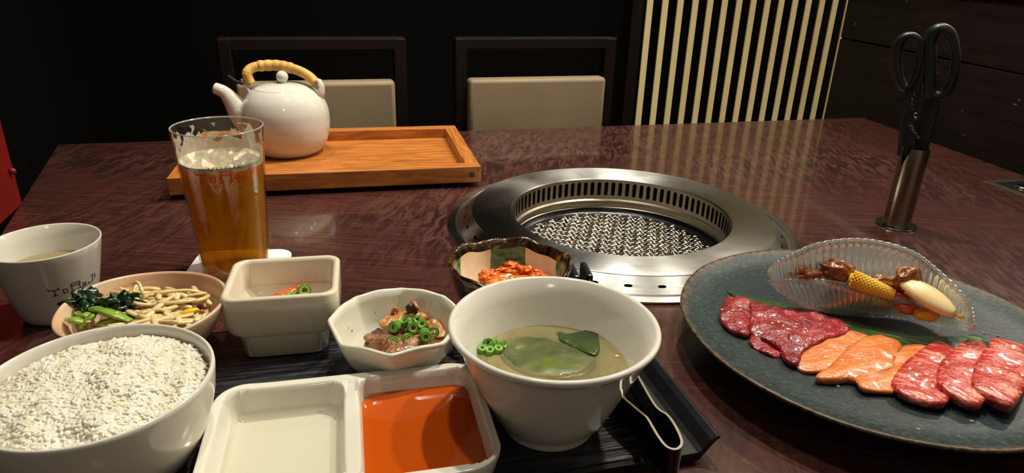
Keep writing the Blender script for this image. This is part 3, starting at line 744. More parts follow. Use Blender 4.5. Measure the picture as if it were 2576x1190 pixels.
# --- beer glass on its coaster
BG = Vector((-.2655, .5909, .0022))
def rsq(hw, hd, rad, n=8):
    out = []
    for cx, cy, a0 in ((hw - rad, hd - rad, 0), (-hw + rad, hd - rad, 90), (-hw + rad, -hd + rad, 180), (hw - rad, -hd + rad, 270)):
        for k in range(n + 1):
            a = R(a0 + 90 * k / n); out.append((cx + rad * math.cos(a), cy + rad * math.sin(a)))
    return out
co = link('coaster', Geo().prism(rsq(.046, .046, .016), 0, .0018).mesh('coaster', M['paper'], False), None, (BG.x, BG.y, 0), (0, 0, R(8)))
tag(co, 'white rounded paper coaster under the beer glass', 'coaster')
bg = thing('beer_glass', 'tall tapered glass of amber beer with foam and red lettering', 'glass', BG.to_tuple())
def br(z): return .0305 + (.0391 - .0305) * z / .140
GH = .1400
part('glass_wall', Geo().rev([(0, 0), (.029, 0), (.0303, .0012)] + [(br(z), z) for z in (.004, .03, .06, .09, .12, GH - .0008)] + [(br(GH) - .0004, GH), (br(GH) - .0010, GH), (br(GH) - .0014, GH - .0008)] + [(br(z) - .0014, z) for z in (.12, .09, .06, .03, .0075)] + [(.026, .0065), (0, .0063)], 96), M['glass'], bg, sh=70)
part('beer', Geo().rev([(0, .0066), (.0262, .0068)] + [(br(z) - .0017, z) for z in (.0078, .03, .06, .09, .1062)] + [(0, .1062)], 96), M['beer'], bg, sh=50)
part('foam', Geo().rev([(0, .1063)] + [(br(.1064) - .0017, .1064), (br(.112) - .0017, .1110), (br(.112) - .005, .1104), (.024, .1101), (.012, .1102), (0, .1101)], 72, rfun=lambda t, r, z: (r, z + (.0004 * nz((r * math.cos(t), r * math.sin(t), z), 160) if z > .109 else 0))), M['foam'], bg, sh=50)
def lace():
    g = Geo(); n = 120; rows = 3
    for i in range(rows + 1):
        for k in range(n):
            t = 2 * PI * k / n
            top = .1245 + .0120 * nz((math.cos(t), math.sin(t), 3.3), 2.6) + .004 * nz((math.cos(t), math.sin(t), 1.3), 9)
            top = .1330; z = .1085 + (top - .1062) * i / rows; r = br(z) - .00165
            g.v.append((r * math.cos(t), r * math.sin(t), z))
    for i in range(rows):
        for k in range(n):
            k2 = (k + 1) % n; g.f.append((i * n + k, i * n + k2, (i + 1) * n + k2, (i + 1) * n + k)); g.m.append(0)
    return g
part('foam_film', lace(), M['lace'], bg)
def lace_strand(t0, zs, w=.0009):
    return [((br(z) - .0018) * math.cos(t0 + a), (br(z) - .0018) * math.sin(t0 + a), z) for a, z in zs]
part('rim', Geo().tube([((br(GH) - .0007) * math.cos(2 * PI * k / 96), (br(GH) - .0007) * math.sin(2 * PI * k / 96), GH) for k in range(96)], .0007, 8, closed=True), M['rimglass'], bg)
FA = math.atan2(-BG.y, -BG.x)     # towards the diner
st, w1 = words('YAKINIKU', 10.4, 1.0)
cup_text(bg, [[(x - w1 / 2 + 2, y) for x, y in s] for s in st], lambda z: br(z) + .00005, .1108, FA + .03, .00034, 1.2, M['ink'], 'dark_lettering')
cup_text(bg, [[(x - 71, y) for x, y in s] for s in LOGO], lambda z: br(z) + .00005, .0960, FA + .03, .00036, 2.4, M['inkred'], 'red_lettering')
st, w1 = words('TOKYO EBISU', 7.4, .8)
cup_text(bg, [[(x - w1 / 2 + 2, y) for x, y in s] for s in st], lambda z: br(z) + .00005, .0940, FA + .03, .00033, 1.1, M['inkora'], 'orange_lettering')

# --- white cup at far left
CU = Vector((-.3805, .5014, 0))
def cr_(z): return .0262 + (.0415 - .0262) * min(1, (z / .0649)) ** .8
cu = thing('tea_cup', 'tapered white tea cup with black lettering at far left', 'cup', CU.to_tuple())
pr = [(0, .001), (.0225, .001), (.0235, 0), (.0255, .0006), (cr_(.004), .004)] + [(cr_(z), z) for z in (.012, .024, .036, .048, .058, .0640)] + [(.0412, .0649), (.0405, .0649), (.0396, .0640)] + [(cr_(z) - .003, z) for z in (.054, .040, .026, .012)] + [(.0220, .006), (0, .0055)]
part('cup_body', Geo().rev(pr, 96), M['white'], cu)
part('tea', Geo().cap(cr_(.042) - .0028, .042, 64), M['tea'], cu, False)
FA2 = math.atan2(-CU.y, -CU.x)
cup_text(cu, [[(x, y) for x, y in s] for s in LOGO], cr_, .0285, FA2 - .14, .00027, 2.6, M['ink'], 'black_lettering')

# --- black tray of the set meal
BT = Vector((.1339, .3422, 0)); BE = Vector((-.2660, .9640, 0)).normalized(); BY = math.atan2(-BE.x, BE.y)   # frame: local y = BE, local x to the right
TL = .215; TWD = .405
bt = thing('meal_tray', 'black plastic meal tray with grooved wood grain under the small dishes', 'tray', (BT.x, BT.y, 0), BY)
prof = [(0, .0175), (-.0022, .0190), (-.0065, .0165), (-.0115, .0100), (-.0150, .0082), (-.0365, .0078), (-.0372, .0092), (-.0386, .0092), (-.0394, .0078)]
left = [(-TWD - x, z) for x, z in reversed(prof)]
bot = [(-TWD + .004, .0140), (-TWD + .0125, .0025), (-TWD + .016, .0010), (-.016, .0010), (-.0125, .0025), (-.004, .0140)]
ring = prof + left + bot
g = Geo(); n = len(ring)
g.add([(x, 0, z) for x, z in ring] + [(x, TL, z) for x, z in ring], [tuple(range(n))[::-1], tuple(range(n, 2 * n))] + [(i, (i + 1) % n, n + (i + 1) % n, n + i) for i in range(n)])
part('tray_body', g, M['lacquer'], bt, False, bev=.0006)
part('grooved_floor', Geo().box((-TWD / 2, TL / 2, .0080), (TWD - .0815, TL - .008, .0007)), M['trayfloor'], bt, False)
g = Geo()
for k in range(12):
    y = .008 + k * .0088 + random.uniform(-.001, .001)
    g.box((-.0485 - random.uniform(0, .004), y, .00855), (.017, .0011, .0005))
part('raised_ribs', g, M['lacquer'], bt, False)
TZ = .0084
# --- rice bowl
def bowl(name, label, cat, c, prof_out, th, mats, parts_name='bowl_body', n=112, rfun=None, foot=None, rot=None, zin=.006):
    o = thing(name, label, cat, c)
    return o
RB = Vector((-.2202, .3028, TZ))
rb_ = thing('rice_bowl', 'large white bowl heaped with rice in the left foreground', 'bowl', RB.to_tuple())
pr = [(0, .0015), (.024, .0015), (.0245, 0), (.027, 0), (.0275, .004), (.034, .0075), (.045, .018), (.053, .034), (.0572, .050), (.0588, .0635), (.0586, .0660), (.0576, .0668), (.0565, .0660), (.0556, .0630), (.0535, .050), (.048, .034), (.038, .018), (.02, .008), (0, .0065)]
part('bowl_body', Geo().rev(pr, 128), M['white'], rb_)
# rice: mound and grains
def rice():
    g = Geo(); c = RB
    def hz(x, y):
        r = math.hypot(x, y) / .0545
        return .0590 + .0070 * (1 - r * r) + .0030 * nz((x, y, 0), 45) + .0016 * nz((x, y, 0), 110, 3)
    N = 40
    pts = [(c.x, c.y, c.z + hz(0, 0))]
    for i in range(1, N + 1):
        r = .0520 * i / N
        for k in range(96):
            t = 2 * PI * k / 96; x, y = r * math.cos(t), r * math.sin(t); pts.append((c.x + x, c.y + y, c.z + hz(x, y) + .0006))
    fs = [(0, 1 + k, 1 + (k + 1) % 96) for k in range(96)]
    for i in range(N - 1):
        for k in range(96):
            a = 1 + i * 96; fs.append((a + k, a + 96 + k, a + 96 + (k + 1) % 96, a + (k + 1) % 96))
    pts += [(c.x + .045 * math.cos(2 * PI * k / 96), c.y + .045 * math.sin(2 * PI * k / 96), c.z + .034) for k in range(96)]
    a = 1 + (N - 1) * 96
    fs += [(a + k, a + 96 + k, a + 96 + (k + 1) % 96, a + (k + 1) % 96) for k in range(96)]
    g.add(pts, fs)
    rnd = random.Random(3)
    for i in range(3600):
        r = .0525 * math.sqrt(rnd.random()); t = rnd.random() * 2 * PI; x, y = r * math.cos(t), r * math.sin(t)
        z = hz(x, y) + rnd.uniform(-.0008, .0000)
        L = rnd.uniform(.0024, .0034); w = rnd.uniform(.00115, .0014)
        a = rnd.random() * PI; el = rnd.gauss(0, .22)
        d = Vector((math.cos(a) * math.cos(el), math.sin(a) * math.cos(el), math.sin(el)))
        p = Vector((c.x + x, c.y + y, c.z + z)); q = Vector((0, 0, 1)).cross(d) * rnd.uniform(-.0004, .0004)
        g.tube([p - d * L, p - d * L * .62, p + q, p + d * L * .62, p + d * L], [w * .35, w * .86, w, w * .82, w * .3], 6)
    return g
solo('steamed_rice', rice(), M['rice'], 'white steamed rice heaped in the large bowl, foreground left', 'rice', kind='stuff')

# --- slab helper: outline in world xy -> thin irregular slice
def slab(outline, z0, th, dome=.002, bump=.0006, seed=0.0, step=.003, zf=None, sc=120):
    P = [Vector((p[0], p[1])) for p in outline]; n = len(P)
    # subdivide outline
    B = []
    for i in range(n):
        a, b = P[i], P[(i + 1) % n]; m = max(1, int((b - a).length / step))
        for k in range(m): B.append(a + (b - a) * k / m)
    # soften corners
    for _ in range(2): B = [B[i] * .5 + (B[i - 1] + B[(i + 1) % len(B)]) * .25 for i in range(len(B))]
    nb = len(B)
    def inside(p):
        c = False; j = nb - 1
        for i in range(nb):
            if (B[i].y > p.y) != (B[j].y > p.y) and p.x < (B[j].x - B[i].x) * (p.y - B[i].y) / (B[j].y - B[i].y) + B[i].x: c = not c
            j = i
        return c
    def dist(p):
        return min((p - b).length for b in B)
    xs = [b.x for b in B]; ys = [b.y for b in B]; pts = list(B)
    y = min(ys); row = 0
    while y < max(ys):
        x = min(xs) + (row % 2) * step / 2
        while x < max(xs):
            q = Vector((x, y))
            if inside(q) and dist(q) > step * .6: pts.append(q)
            x += step
        y += step * .87; row += 1
    ov, oe, of, *_ = delaunay_2d_cdt(pts, [(i, (i + 1) % nb) for i in range(nb)], [], 1, 1e-7)
    m = len(ov); g = Geo(); w = max(.008, 1e-9)
    top = []; botm = []
    for v in ov:
        d = min(1, dist(v) / w); e = math.sin(d * PI / 2)
        zb = z0 + (zf(v.x, v.y) if zf else 0)
        wv = bump * (nz((v.x, v.y, 0), sc, seed) + .5 * nz((v.x, v.y, 0), sc * 2.3, seed + 5))
        top.append((v.x, v.y, zb + th + dome * e + wv)); botm.append((v.x, v.y, zb + wv * .3))
    # slightly inset bottom so edges look round
    fs = [tuple(f) for f in of]
    # orientation
    def up(f):
        a, b, c = (Vector(top[i]) for i in f[:3]); return (b - a).cross(c - a).z > 0
    fs = [f if up(f) else tuple(reversed(f)) for f in fs]
    g.add(top + botm, fs + [tuple(m + i for i in reversed(f)) for f in fs])
    from collections import Counter
    cnt = Counter(); 
    for f in fs:
        for a, b in zip(f, f[1:] + f[:1]): cnt[(a, b)] += 1
    for (a, b) in list(cnt):
        if (b, a) not in cnt: g.f.append((b, a, a + m, b + m)); g.m.append(0)
    return g
def px(lst, z, sc=None, o=(0, 0)):
    return [at(o[0] + u / (sc or 1), o[1] + v / (sc or 1), z) for u, v in lst]
def blob(c, s, seed, amp=.35, fs=1.4, sub=3, rz=0.0, rx=0.0):
    return Geo().ico(c, s, sub, amp, fs, seed, Matrix.Rotation(rz, 3, 'Z') @ Matrix.Rotation(rx, 3, 'X'))
def onion_ring(name, c, r, h, rot, label, group=None, mt=None, th=.52):
    t = thing(name, label, 'spring onion', c, 0, group); t.rotation_euler = rot
    ri = r * (1 - th)
    part('skin', Geo().rev([(r * .96, -h / 2), (r, -h / 2 * .9), (r, h / 2 * .9), (r * .96, h / 2), ((r + ri) / 2, h / 2), ((r + ri) / 2, -h / 2)], 20, close=True, rfun=lambda a, q, z: (q * (1 + .05 * math.sin(2 * a)), z)), mt or M['green'], t)
    part('flesh', Geo().rev([((r + ri) / 2 * 1.01, -h / 2 * .96), ((r + ri) / 2 * 1.01, h / 2 * .96), (ri, h / 2 * .94), (ri, -h / 2 * .94)], 20, close=True, rfun=lambda a, q, z: (q * (1 + .05 * math.sin(2 * a)), z)), M['palegreen'], t)
    return t
def ribbon(pts, w, th, n=10, wob=.0, seed=0):
    P = smooth_path(pts, 5); m = len(P)
    rad = [w * (.55 + .45 * math.sin(PI * min(1, max(0, (i + .6) / m)))) * (1 + wob * nz((i * .37, seed, 0))) for i in range(m)]
    return Geo().tube(P, rad, n, flat=th / w)

# --- namul bowl
NB = Vector((-.2596, .4213, TZ))
nb_ = thing('vegetable_bowl', 'pinkish pottery bowl of seasoned greens and sprouts behind the rice', 'bowl', NB.to_tuple())
wob = lambda t, r, z: (r * (1 + .012 * math.sin(t * 2 + .5) + .006 * math.sin(5 * t)), z + (.0009 * math.sin(3 * t) if z > .03 else 0))
pr = [(0, .0015), (.021, .0015), (.0215, 0), (.0245, 0), (.025, .004), (.034, .0110), (.044, .0235), (.0515, .037), (.0545, .0455), (.0543, .0470), (.0530, .0472), (.0520, .0455), (.0490, .036), (.0415, .0235), (.030, .0125), (.015, .008), (0, .0075)]
part('bowl_body', Geo().rev(pr, 112, rfun=wob, mis=[0] * 9 + [1] * 7), [M['pinkpot'], M['pinkin']], nb_)
def nin(x, y):   # inside height of the bowl (world z)
    r = math.hypot(x - NB.x, y - NB.y); return NB.z + .0085 + .62 * r * r * 12
rnd = random.Random(11)
# bean sprouts
GS = 'pale bean sprouts lying in the pinkish bowl'
for i in range(84):
    u = rnd.uniform(290, 500); v = rnd.uniform(728, 822); hgt = .036 + .006 * rnd.random() + .005 * (1 - abs(u - 400) / 110)
    p = at(u, v, hgt + TZ); r = (p - Vector((NB.x, NB.y, p.z))).length
    if r > .041: p = Vector((NB.x, NB.y, p.z)) + (p - Vector((NB.x, NB.y, p.z))) * (.041 / r)
    a = rnd.gauss(.15, .45) if i % 4 else rnd.uniform(0, PI); L = rnd.uniform(.008, .016); bend = rnd.uniform(-.006, .006)
    d = Vector((math.cos(a), math.sin(a), rnd.gauss(0, .12))); q = Vector((-math.sin(a), math.cos(a), 0))
    pts = [p - d * L + q * bend * .3, p - d * L * .4 - q * bend * .5, p + d * L * .4 - q * bend * .5, p + d * L + q * bend + Vector((0, 0, -.002))]
    pts = [Vector(x) for x in pts]
    for x in pts:
        e = x - Vector((NB.x, NB.y, x.z))
        if e.length > .045: x.x, x.y = NB.x + e.x * .045 / e.length, NB.y + e.y * .045 / e.length
    w = rnd.uniform(.0013, .0021)
    g = Geo().tube(smooth_path(pts, 4), [w * .7, w * 1.2] + [w * 1.3] * 10 + [w * .4], 8, flat=.55)
    solo('bean_sprout', g, M['sprout'], 'pale curved bean sprout tangled in the pinkish bowl', 'bean sprout', GS)
# one arching sprout
g = Geo().tube(smooth_path([at(325, 745, .052), at(335, 716, .058), at(348, 712, .060), at(358, 735, .056), at(362, 752, .050)], 5), .0013, 8)
solo('bean_sprout', g, M['sprout'], 'arching bean sprout standing up between the greens and the pale heap', 'bean sprout')
base_heap = blob((NB.x + .010, NB.y - .000, TZ + .030), (.033, .026, .0125), 4, .3, 4)
solo('sprout_heap', base_heap, M['sprout'], 'tangled heap of bean sprouts filling the middle of the pinkish bowl', 'bean sprouts', kind='stuff')
tb_ = thing('yellow_bean', 'bright yellow split bean at the right of the sprouts', 'bean', at(472, 785, .052).to_tuple())
part('seed_half', blob((0, 0, 0), (.0022, .0052, .0022), 1, .1, rz=-.5), M['yellow'], tb_)
part('seed_half', blob((.0026, .001, 0), (.0022, .0052, .0022), 2, .1, rz=-.6), M['yellow'], tb_)
# spinach: stems and leaves
for k, (pl, w, th, mt, lab) in enumerate([
    ([(232, 775, .055), (262, 782, .056), (300, 795, .053), (330, 808, .050)], .0040, .0016, 'stem', 'long bright green stem lying uppermost across the dark greens'),
    ([(205, 822, .046), (222, 805, .050), (238, 790, .052)], .0052, .0018, 'stem', 'broad pale-ribbed green stem at the front of the greens'),
    ([(170, 803, .049), (192, 806, .050), (214, 812, .048)], .0034, .0018, 'stem', 'short green stem end pointing to the left of the bowl'),
    ([(196, 785, .047), (214, 792, .048), (232, 800, .046)], .0034, .0018, 'stem', 'green stem tucked behind the broad one'),
    ([(245, 815, .048), (275, 806, .050), (310, 800, .048)], .0028, .0014, 'stem', 'thin yellow-green stem in front under the long one'),
    ([(235, 825, .043), (265, 818, .045), (300, 815, .043)], .0026, .0014, 'stem', 'yellow-green stem lowest at the front of the greens')]):
    solo('cooked_greens', ribbon([at(*p) for p in pl], w * 1.3, th * 1.3, 12, .3, k), M[mt], lab, 'greens')
for k, (u, v, z, s, rz, lab) in enumerate([
    (208, 758, .050, (.0075, .0045, .0055), .9, 'dark glossy leaf clump rising at the left rim of the pinkish bowl'),
    (238, 768, .050, (.0070, .0040, .0030), .2, 'dark leaf between the left clump and the sprouts'),
    (302, 768, .052, (.0075, .0055, .0060), .3, 'dark glossy leaf knot beside the arching sprout'),
    (322, 788, .048, (.0070, .0032, .0026), -.6, 'small dark leaf tail at the foot of the leaf knot'),
    (318, 745, .057, (.0048, .0016, .0016), .1, 'thin curled dark leaf tip on top of the knot')]):
    p = at(u, v, z); g = Geo().ico(p, [q * 1.35 for q in s], 4, 1.1, 2.2, k * 3.1 + 1, Matrix.Rotation(rz, 3, 'Z'))
    solo('cooked_greens', g, M['spinach'], lab, 'greens')
g = slab([at(*p, .052) for p in ((197, 735), (214, 752), (228, 772), (206, 785), (202, 760))], .052, .0007, .002, .002, 3, .0018, zf=lambda x, y: (y - NB.y) * .12)
solo('cooked_greens', g, M['spinach'], 'pointed dark leaf tip standing at the far left of the greens', 'greens')
for k, (u, v, z, rz) in enumerate([(293, 787, .0585, .9), (222, 809, .0545, .3)]):
    solo('sesame_seed', blob(at(u, v, z), (.0017, .0010, .0006), k, .1, sub=2, rz=rz), M['sesame'], ('sesame seed on the long uppermost green stem', 'sesame seed on the broad green stem at the front')[k], 'sesame seed')
# seasoned brown fern at right
for k in range(13):
    u, v = rnd.uniform(470, 540), rnd.uniform(765, 812); p = at(u, v, TZ + .034 + rnd.random() * .007); a = rnd.random() * PI
    d = Vector((math.cos(a), math.sin(a), 0)) * rnd.uniform(.003, .007)
    e = p - Vector((NB.x, NB.y, p.z))
    if e.length > .040: p = Vector((NB.x, NB.y, p.z)) + e * (.040 / e.length)
    solo('seasoned_fern', ribbon([p - d, p + Vector((0, 0, .002)), p + d], .0021, .0017, 8, .4, k), M['fern'], 'brown seasoned fern stem at the right side of the pinkish bowl', 'fern', 'brown fern stems in the pinkish bowl')
for k, (u, v) in enumerate([(445, 812), (415, 815), (465, 822)]):
    p = at(u, v, .042); solo('pickled_strip', ribbon([p + Vector((-.007, -.002, 0)), p + Vector((0, 0, .002)), p + Vector((.007, .003, 0))], .003, .001, 8, .3, k), M['namulred'], 'orange seasoned strip near the front rim of the pinkish bowl', 'vegetable', 'orange strips at the front of the pinkish bowl')

# --- square stepped dish
SQC = Vector((-.1735, .4640, TZ))
def rsq_loft(levels, n=10):
    g = Geo(); m = 4 * (n + 1)
    for hw, hd, rad, z in levels:
        for p in rsq(hw, hd, rad, n): g.v.append((p[0], p[1], z))
    for i in range(len(levels) - 1):
        for k in range(m):
            k2 = (k + 1) % m; g.f.append((i * m + k, i * m + k2, (i + 1) * m + k2, (i + 1) * m + k)); g.m.append(0)
    g.f.append(tuple(range(m - 1, -1, -1))); g.m.append(0)
    L = len(levels) - 1; g.f.append(tuple(L * m + k for k in range(m))); g.m.append(0)
    return g
sq = thing('square_dish', 'small square cream dish with a stepped foot in front of the beer', 'dish', SQC.to_tuple(), R(12.5))
lv = [(.0290, .0310, .010, 0), (.0308, .0328, .0108, .0010), (.0330, .0335, .0115, .0175), (.0345, .0338, .012, .0182), (.0378, .0345, .0120, .0192), (.0398, .0352, .0120, .0215), (.0408, .0360, .0115, .0260), (.0412, .0362, .0105, .0490), (.0405, .0355, .0110, .0503), (.0388, .0338, .0100, .0508), (.0368, .0318, .009, .0503), (.0358, .0308, .009, .0480), (.0350, .0300, .010, .0300), (.030, .025, .010, .0200), (.022, .018, .008, .0170)]
part('dish_body', rsq_loft(lv), M['cream_glaze'], sq, sh=60)
def sqw(x, y, z): return SQC + Vector((x * math.cos(R(12.5)) - y * math.sin(R(12.5)), x * math.sin(R(12.5)) + y * math.cos(R(12.5)), z))
for k in range(9):
    x, y = rnd.uniform(-.010, .016), rnd.uniform(-.004, .014); p = sqw(x, y, .0300 + rnd.random() * .004); a = rnd.random() * PI
    d = Vector((math.cos(a), math.sin(a), 0)) * .006
    solo('pickled_strip', ribbon([p - d, p + Vector((0, 0, .002)), p + d], .0027, .0016, 8, .4, k), M['namulred'], 'orange chilli dressed strip in the square cream dish', 'vegetable', 'orange strips in the square dish')
g = blob(sqw(.004, .006, .0240), (.019, .014, .0085), 8, .4, 2.0)
solo('chilli_salad', g, M['namulred'], 'mound of orange chilli dressed salad in the square cream dish', 'salad')
for k in range(11):
    p = sqw(.004 + rnd.uniform(-.002, .011), .006 + rnd.uniform(-.007, .002), .0335 + rnd.random() * .0012)
    solo('sesame_seed', blob(p, (.0017, .0011, .0008), k, .1, sub=2, rz=rnd.random() * 3), M['sesame'], 'sesame seed on the orange salad in the square dish', 'sesame seed', 'sesame seeds in the square dish')
onion_ring('spring_onion_ring', at(732, 747, .0435), .0034, .0052, (.1, .1, 0), 'upright hollow spring onion ring in the square dish')
onion_ring('spring_onion_ring', at(764, 732, .0440), .0052, .0052, (.9, .5, .4), 'larger tilted spring onion ring in the square dish')

# --- octagonal dish
OC = Vector((-.0803, .4215, TZ))
oc = thing('octagonal_dish', 'white speckled eight-sided dish of simmered beef left of the soup', 'dish', OC.to_tuple(), R(9))
def octf(k0):
    def f(t, r, z):
        kk = min(1, max(0, (z - .006) / .02)); a = (t + R(4)) % (PI / 4) - PI / 8; fac = math.cos(PI / 8) / math.cos(a)
        wv = .0010 * math.cos(8 * (t + R(4))) if z > .03 else 0
        return r * (1 + (fac ** .78 * 1.03 - 1) * kk), z - wv * .7
    return f
pr = [(0, .0012), (.0195, .0012), (.020, 0), (.0225, 0), (.023, .003), (.033, .0095), (.0415, .0225), (.0468, .0380), (.0474, .0404), (.0462, .0420), (.0444, .0414), (.0428, .036), (.0380, .0205), (.029, .0095), (.015, .0062), (0, .0060)]
part('dish_body', Geo().rev(pr, 128, rfun=octf(0)), M['speck'], oc)
heap = Geo().ico((-.0735, .4165, TZ + .016), (.031, .022, .0125), 4, .5, 2.2, 5)
solo('simmered_beef_heap', heap, M['stew'], 'heap of simmered beef filling the eight-sided dish', 'beef')
for k, (pl, z, th, mt, lab) in enumerate([
    ([(950, 815), (985, 795), (1035, 780), (1070, 785), (1085, 800), (1050, 815), (1000, 822), (965, 830)], .032, .0016, 'stewfat', 'large translucent brown slice on top of the simmered beef'),
    ([(1065, 783), (1095, 795), (1118, 825), (1122, 850), (1100, 855), (1075, 825)], .030, .0016, 'stewfat', 'translucent brown slice at the right of the simmered beef'),
    ([(920, 865), (955, 850), (985, 860), (985, 885), (940, 883), (912, 878)], .024, .0022, 'stew', 'brown slice at the front left of the simmered beef'),
    ([(930, 845), (950, 830), (975, 838), (970, 855), (940, 858)], .027, .002, 'stewdark', 'dark frayed piece at the left of the simmered beef'),
    ([(1030, 855), (1065, 842), (1095, 862), (1075, 880), (1040, 880)], .027, .0022, 'stew', 'brown slice at the front right of the simmered beef'),
    ([(1080, 860), (1105, 845), (1120, 862), (1105, 872), (1085, 873)], .026, .002, 'stewdark', 'dark piece at the right end of the simmered beef'),
    ([(1010, 822), (1030, 815), (1045, 835), (1025, 850), (1010, 840)], .033, .002, 'stewdark', 'dark piece in the middle of the simmered beef'),
    ([(995, 870), (1025, 866), (1045, 878), (1030, 888), (1000, 888)], .024, .002, 'stew', 'small brown piece lowest at the front of the simmered beef'),
    ([(965, 825), (1000, 828), (1005, 850), (980, 858), (962, 845)], .031, .002, 'stew', 'brown slice under the upper left spring onion')]):
    solo('beef_slice', slab([at(u, v, z) for u, v in pl], z, th, .0025, .0022, k, .0018, sc=220), M[mt], lab, 'beef')
solo('gobo_strip', ribbon([at(1028, 765, .034), at(1040, 758, .044), at(1048, 770, .045), at(1058, 785, .038)], .0014, .0008, 8), M['stewfat'], 'thin curved brown strip sticking up behind the simmered beef', 'strip')
solo('gobo_strip', ribbon([at(985, 795, .033), at(992, 777, .040), at(1000, 785, .036)], .0018, .0009, 8), M['stewfat'], 'short brown strip upright left of the curved one', 'strip')
solo('beef_shred', Geo().ico(at(1035, 778, .040), (.0035, .002, .0045), 3, 1.2, 3, 3), M['stewdark'], 'dark frayed shred standing at the top of the simmered beef', 'beef')
solo('gobo_strip', ribbon([at(893, 875, .033), at(910, 881, .031), at(930, 883, .029)], .0014, .0006, 8), M['stewfat'], 'pale strip end at the left front rim of the eight-sided dish', 'strip')
for k, (u, v, z, r, h, rot, lab) in enumerate([
    (1032, 803, .041, .0042, .0050, (1.0, .1, .2), 'topmost spring onion ring on the beef, hole facing front'),
    (1038, 824, .040, .0044, .0052, (1.1, .2, .3), 'dark green ring just below the topmost one'),
    (1061, 817, .041, .0040, .0050, (.7, .2, 0), 'pale green ring right of the middle cluster'),
    (994, 822, .039, .0046, .0062, (1.0, -.9, .2), 'spring onion piece lying on its side at the left of the beef'),
    (986, 862, .035, .0052, .0030, (.9, -.1, 0), 'flat bright spring onion ring lowest at the left'),
    (1026, 853, .036, .0050, .0028, (1.2, .9, .5), 'spring onion ring on edge in the middle front'),
    (1070, 842, .040, .0044, .0086, (.9, 1.2, -.4), 'long spring onion piece lying with its hole to the right'),
    (1090, 835, .039, .0046, .0026, (1.2, .8, 0), 'thin spring onion curl right of the long piece'),
    (1020, 812, .039, .0036, .0056, (.4, -.3, 0), 'spring onion ring at the left of the topmost one'),
    (1048, 806, .040, .0036, .0050, (.6, .4, 0), 'spring onion ring behind the pale one')]):
    onion_ring('spring_onion_ring', at(u, v, z), r * .90, h * 1.25, rot, lab)

# --- kimchi bowl
KB = Vector((-.0015, .500, TZ))
kb = thing('kimchi_bowl', 'dark glazed bowl with cream and green stripes inside holding kimchi', 'bowl', KB.to_tuple(), R(2))
kw = lambda t, r, z: (r * (1 + (.022 * math.sin(3 * t + .6) + .012 * math.sin(7 * t)) * min(1, z / .04)), z + (.0016 * math.sin(5 * t + 1) + .0008 * math.sin(11 * t) if z > .04 else 0))
pr = [(0, .0015), (.0205, .0015), (.021, 0), (.025, 0), (.0255, .004), (.035, .011), (.044, .025), (.0490, .040), (.0505, .0500), (.0498, .0525), (.0482, .0528), (.0466, .0512), (.0445, .0450), (.0405, .030), (.031, .0155), (.018, .009), (0, .008)]
part('bowl_body', Geo().rev(pr, 112, rfun=kw, mis=[0] * 7 + [1] * 5 + [2] * 4), [M['oribe_out'], M['oribe_rim'], M['oribe_in']], kb)
solo('kimchi_heap', blob((KB.x + .002, KB.y + .008, TZ + .024), (.028, .018, .011), 6, .4, 1.8), M['kimchi'], 'orange kimchi mound at the bottom of the striped bowl', 'kimchi')
for k in range(46):
    u = rnd.uniform(1212, 1372); v = 700 - 26 * math.sin(PI * (u - 1205) / 175) + rnd.uniform(-6, 16)
    p = at(u, v, TZ + .030 + rnd.uniform(-.003, .003)); a = rnd.uniform(0, PI); L = rnd.uniform(.003, .008)
    e = p - Vector((KB.x, KB.y, p.z))
    if e.length > .034: p = Vector((KB.x, KB.y, p.z)) + e * (.034 / e.length)
    d = Vector((math.cos(a), math.sin(a), rnd.gauss(0, .3))) * L
    if k % 2:
        solo('kimchi_piece', Geo().ico(p, (rnd.uniform(.004, .007), rnd.uniform(.003, .005), rnd.uniform(.002, .0035)), 3, 1.3, 2.6, k * 1.7, Matrix.Rotation(a, 3, 'Z')), M['kimchi'], 'orange-red shred of kimchi in the striped bowl', 'kimchi', 'kimchi shreds in the striped bowl'); continue
    solo('kimchi_piece', ribbon([p - d, p + Vector((0, 0, rnd.uniform(-.002, .003))), p + d], rnd.uniform(.0024, .0046), .0011, 8, .6, k), M['kimchi'], 'orange-red shred of kimchi in the striped bowl', 'kimchi', 'kimchi shreds in the striped bowl')
for k, (u, v) in enumerate([(1225, 712), (1245, 703), (1238, 716)]):
    p = at(u, v, .036); solo('cucumber_slice', ribbon([p + Vector((-.006, -.003, 0)), p + Vector((0, 0, .002)), p + Vector((.007, .003, 0))], .0042, .0012, 10, .2, k), M['stem'], 'green vegetable strip beside the kimchi, ' + ('leftmost', 'nearest the white shreds', 'lowest in front')[k], 'vegetable', 'green strips beside the kimchi')
for k, (u, v) in enumerate([(1262, 703), (1278, 700), (1255, 712), (1290, 708), (1270, 712)]):
    p = at(u, v, .038); a = .4 + .5 * k; solo('radish_shred', ribbon([p - Vector((math.cos(a), math.sin(a), 0)) * .007, p + Vector((0, 0, .003)), p + Vector((math.cos(a), math.sin(a), 0)) * .007], .0022, .001, 8, .2, k), M['whiteveg'], 'translucent white shred in front of the kimchi', 'vegetable', 'white shreds beside the kimchi')

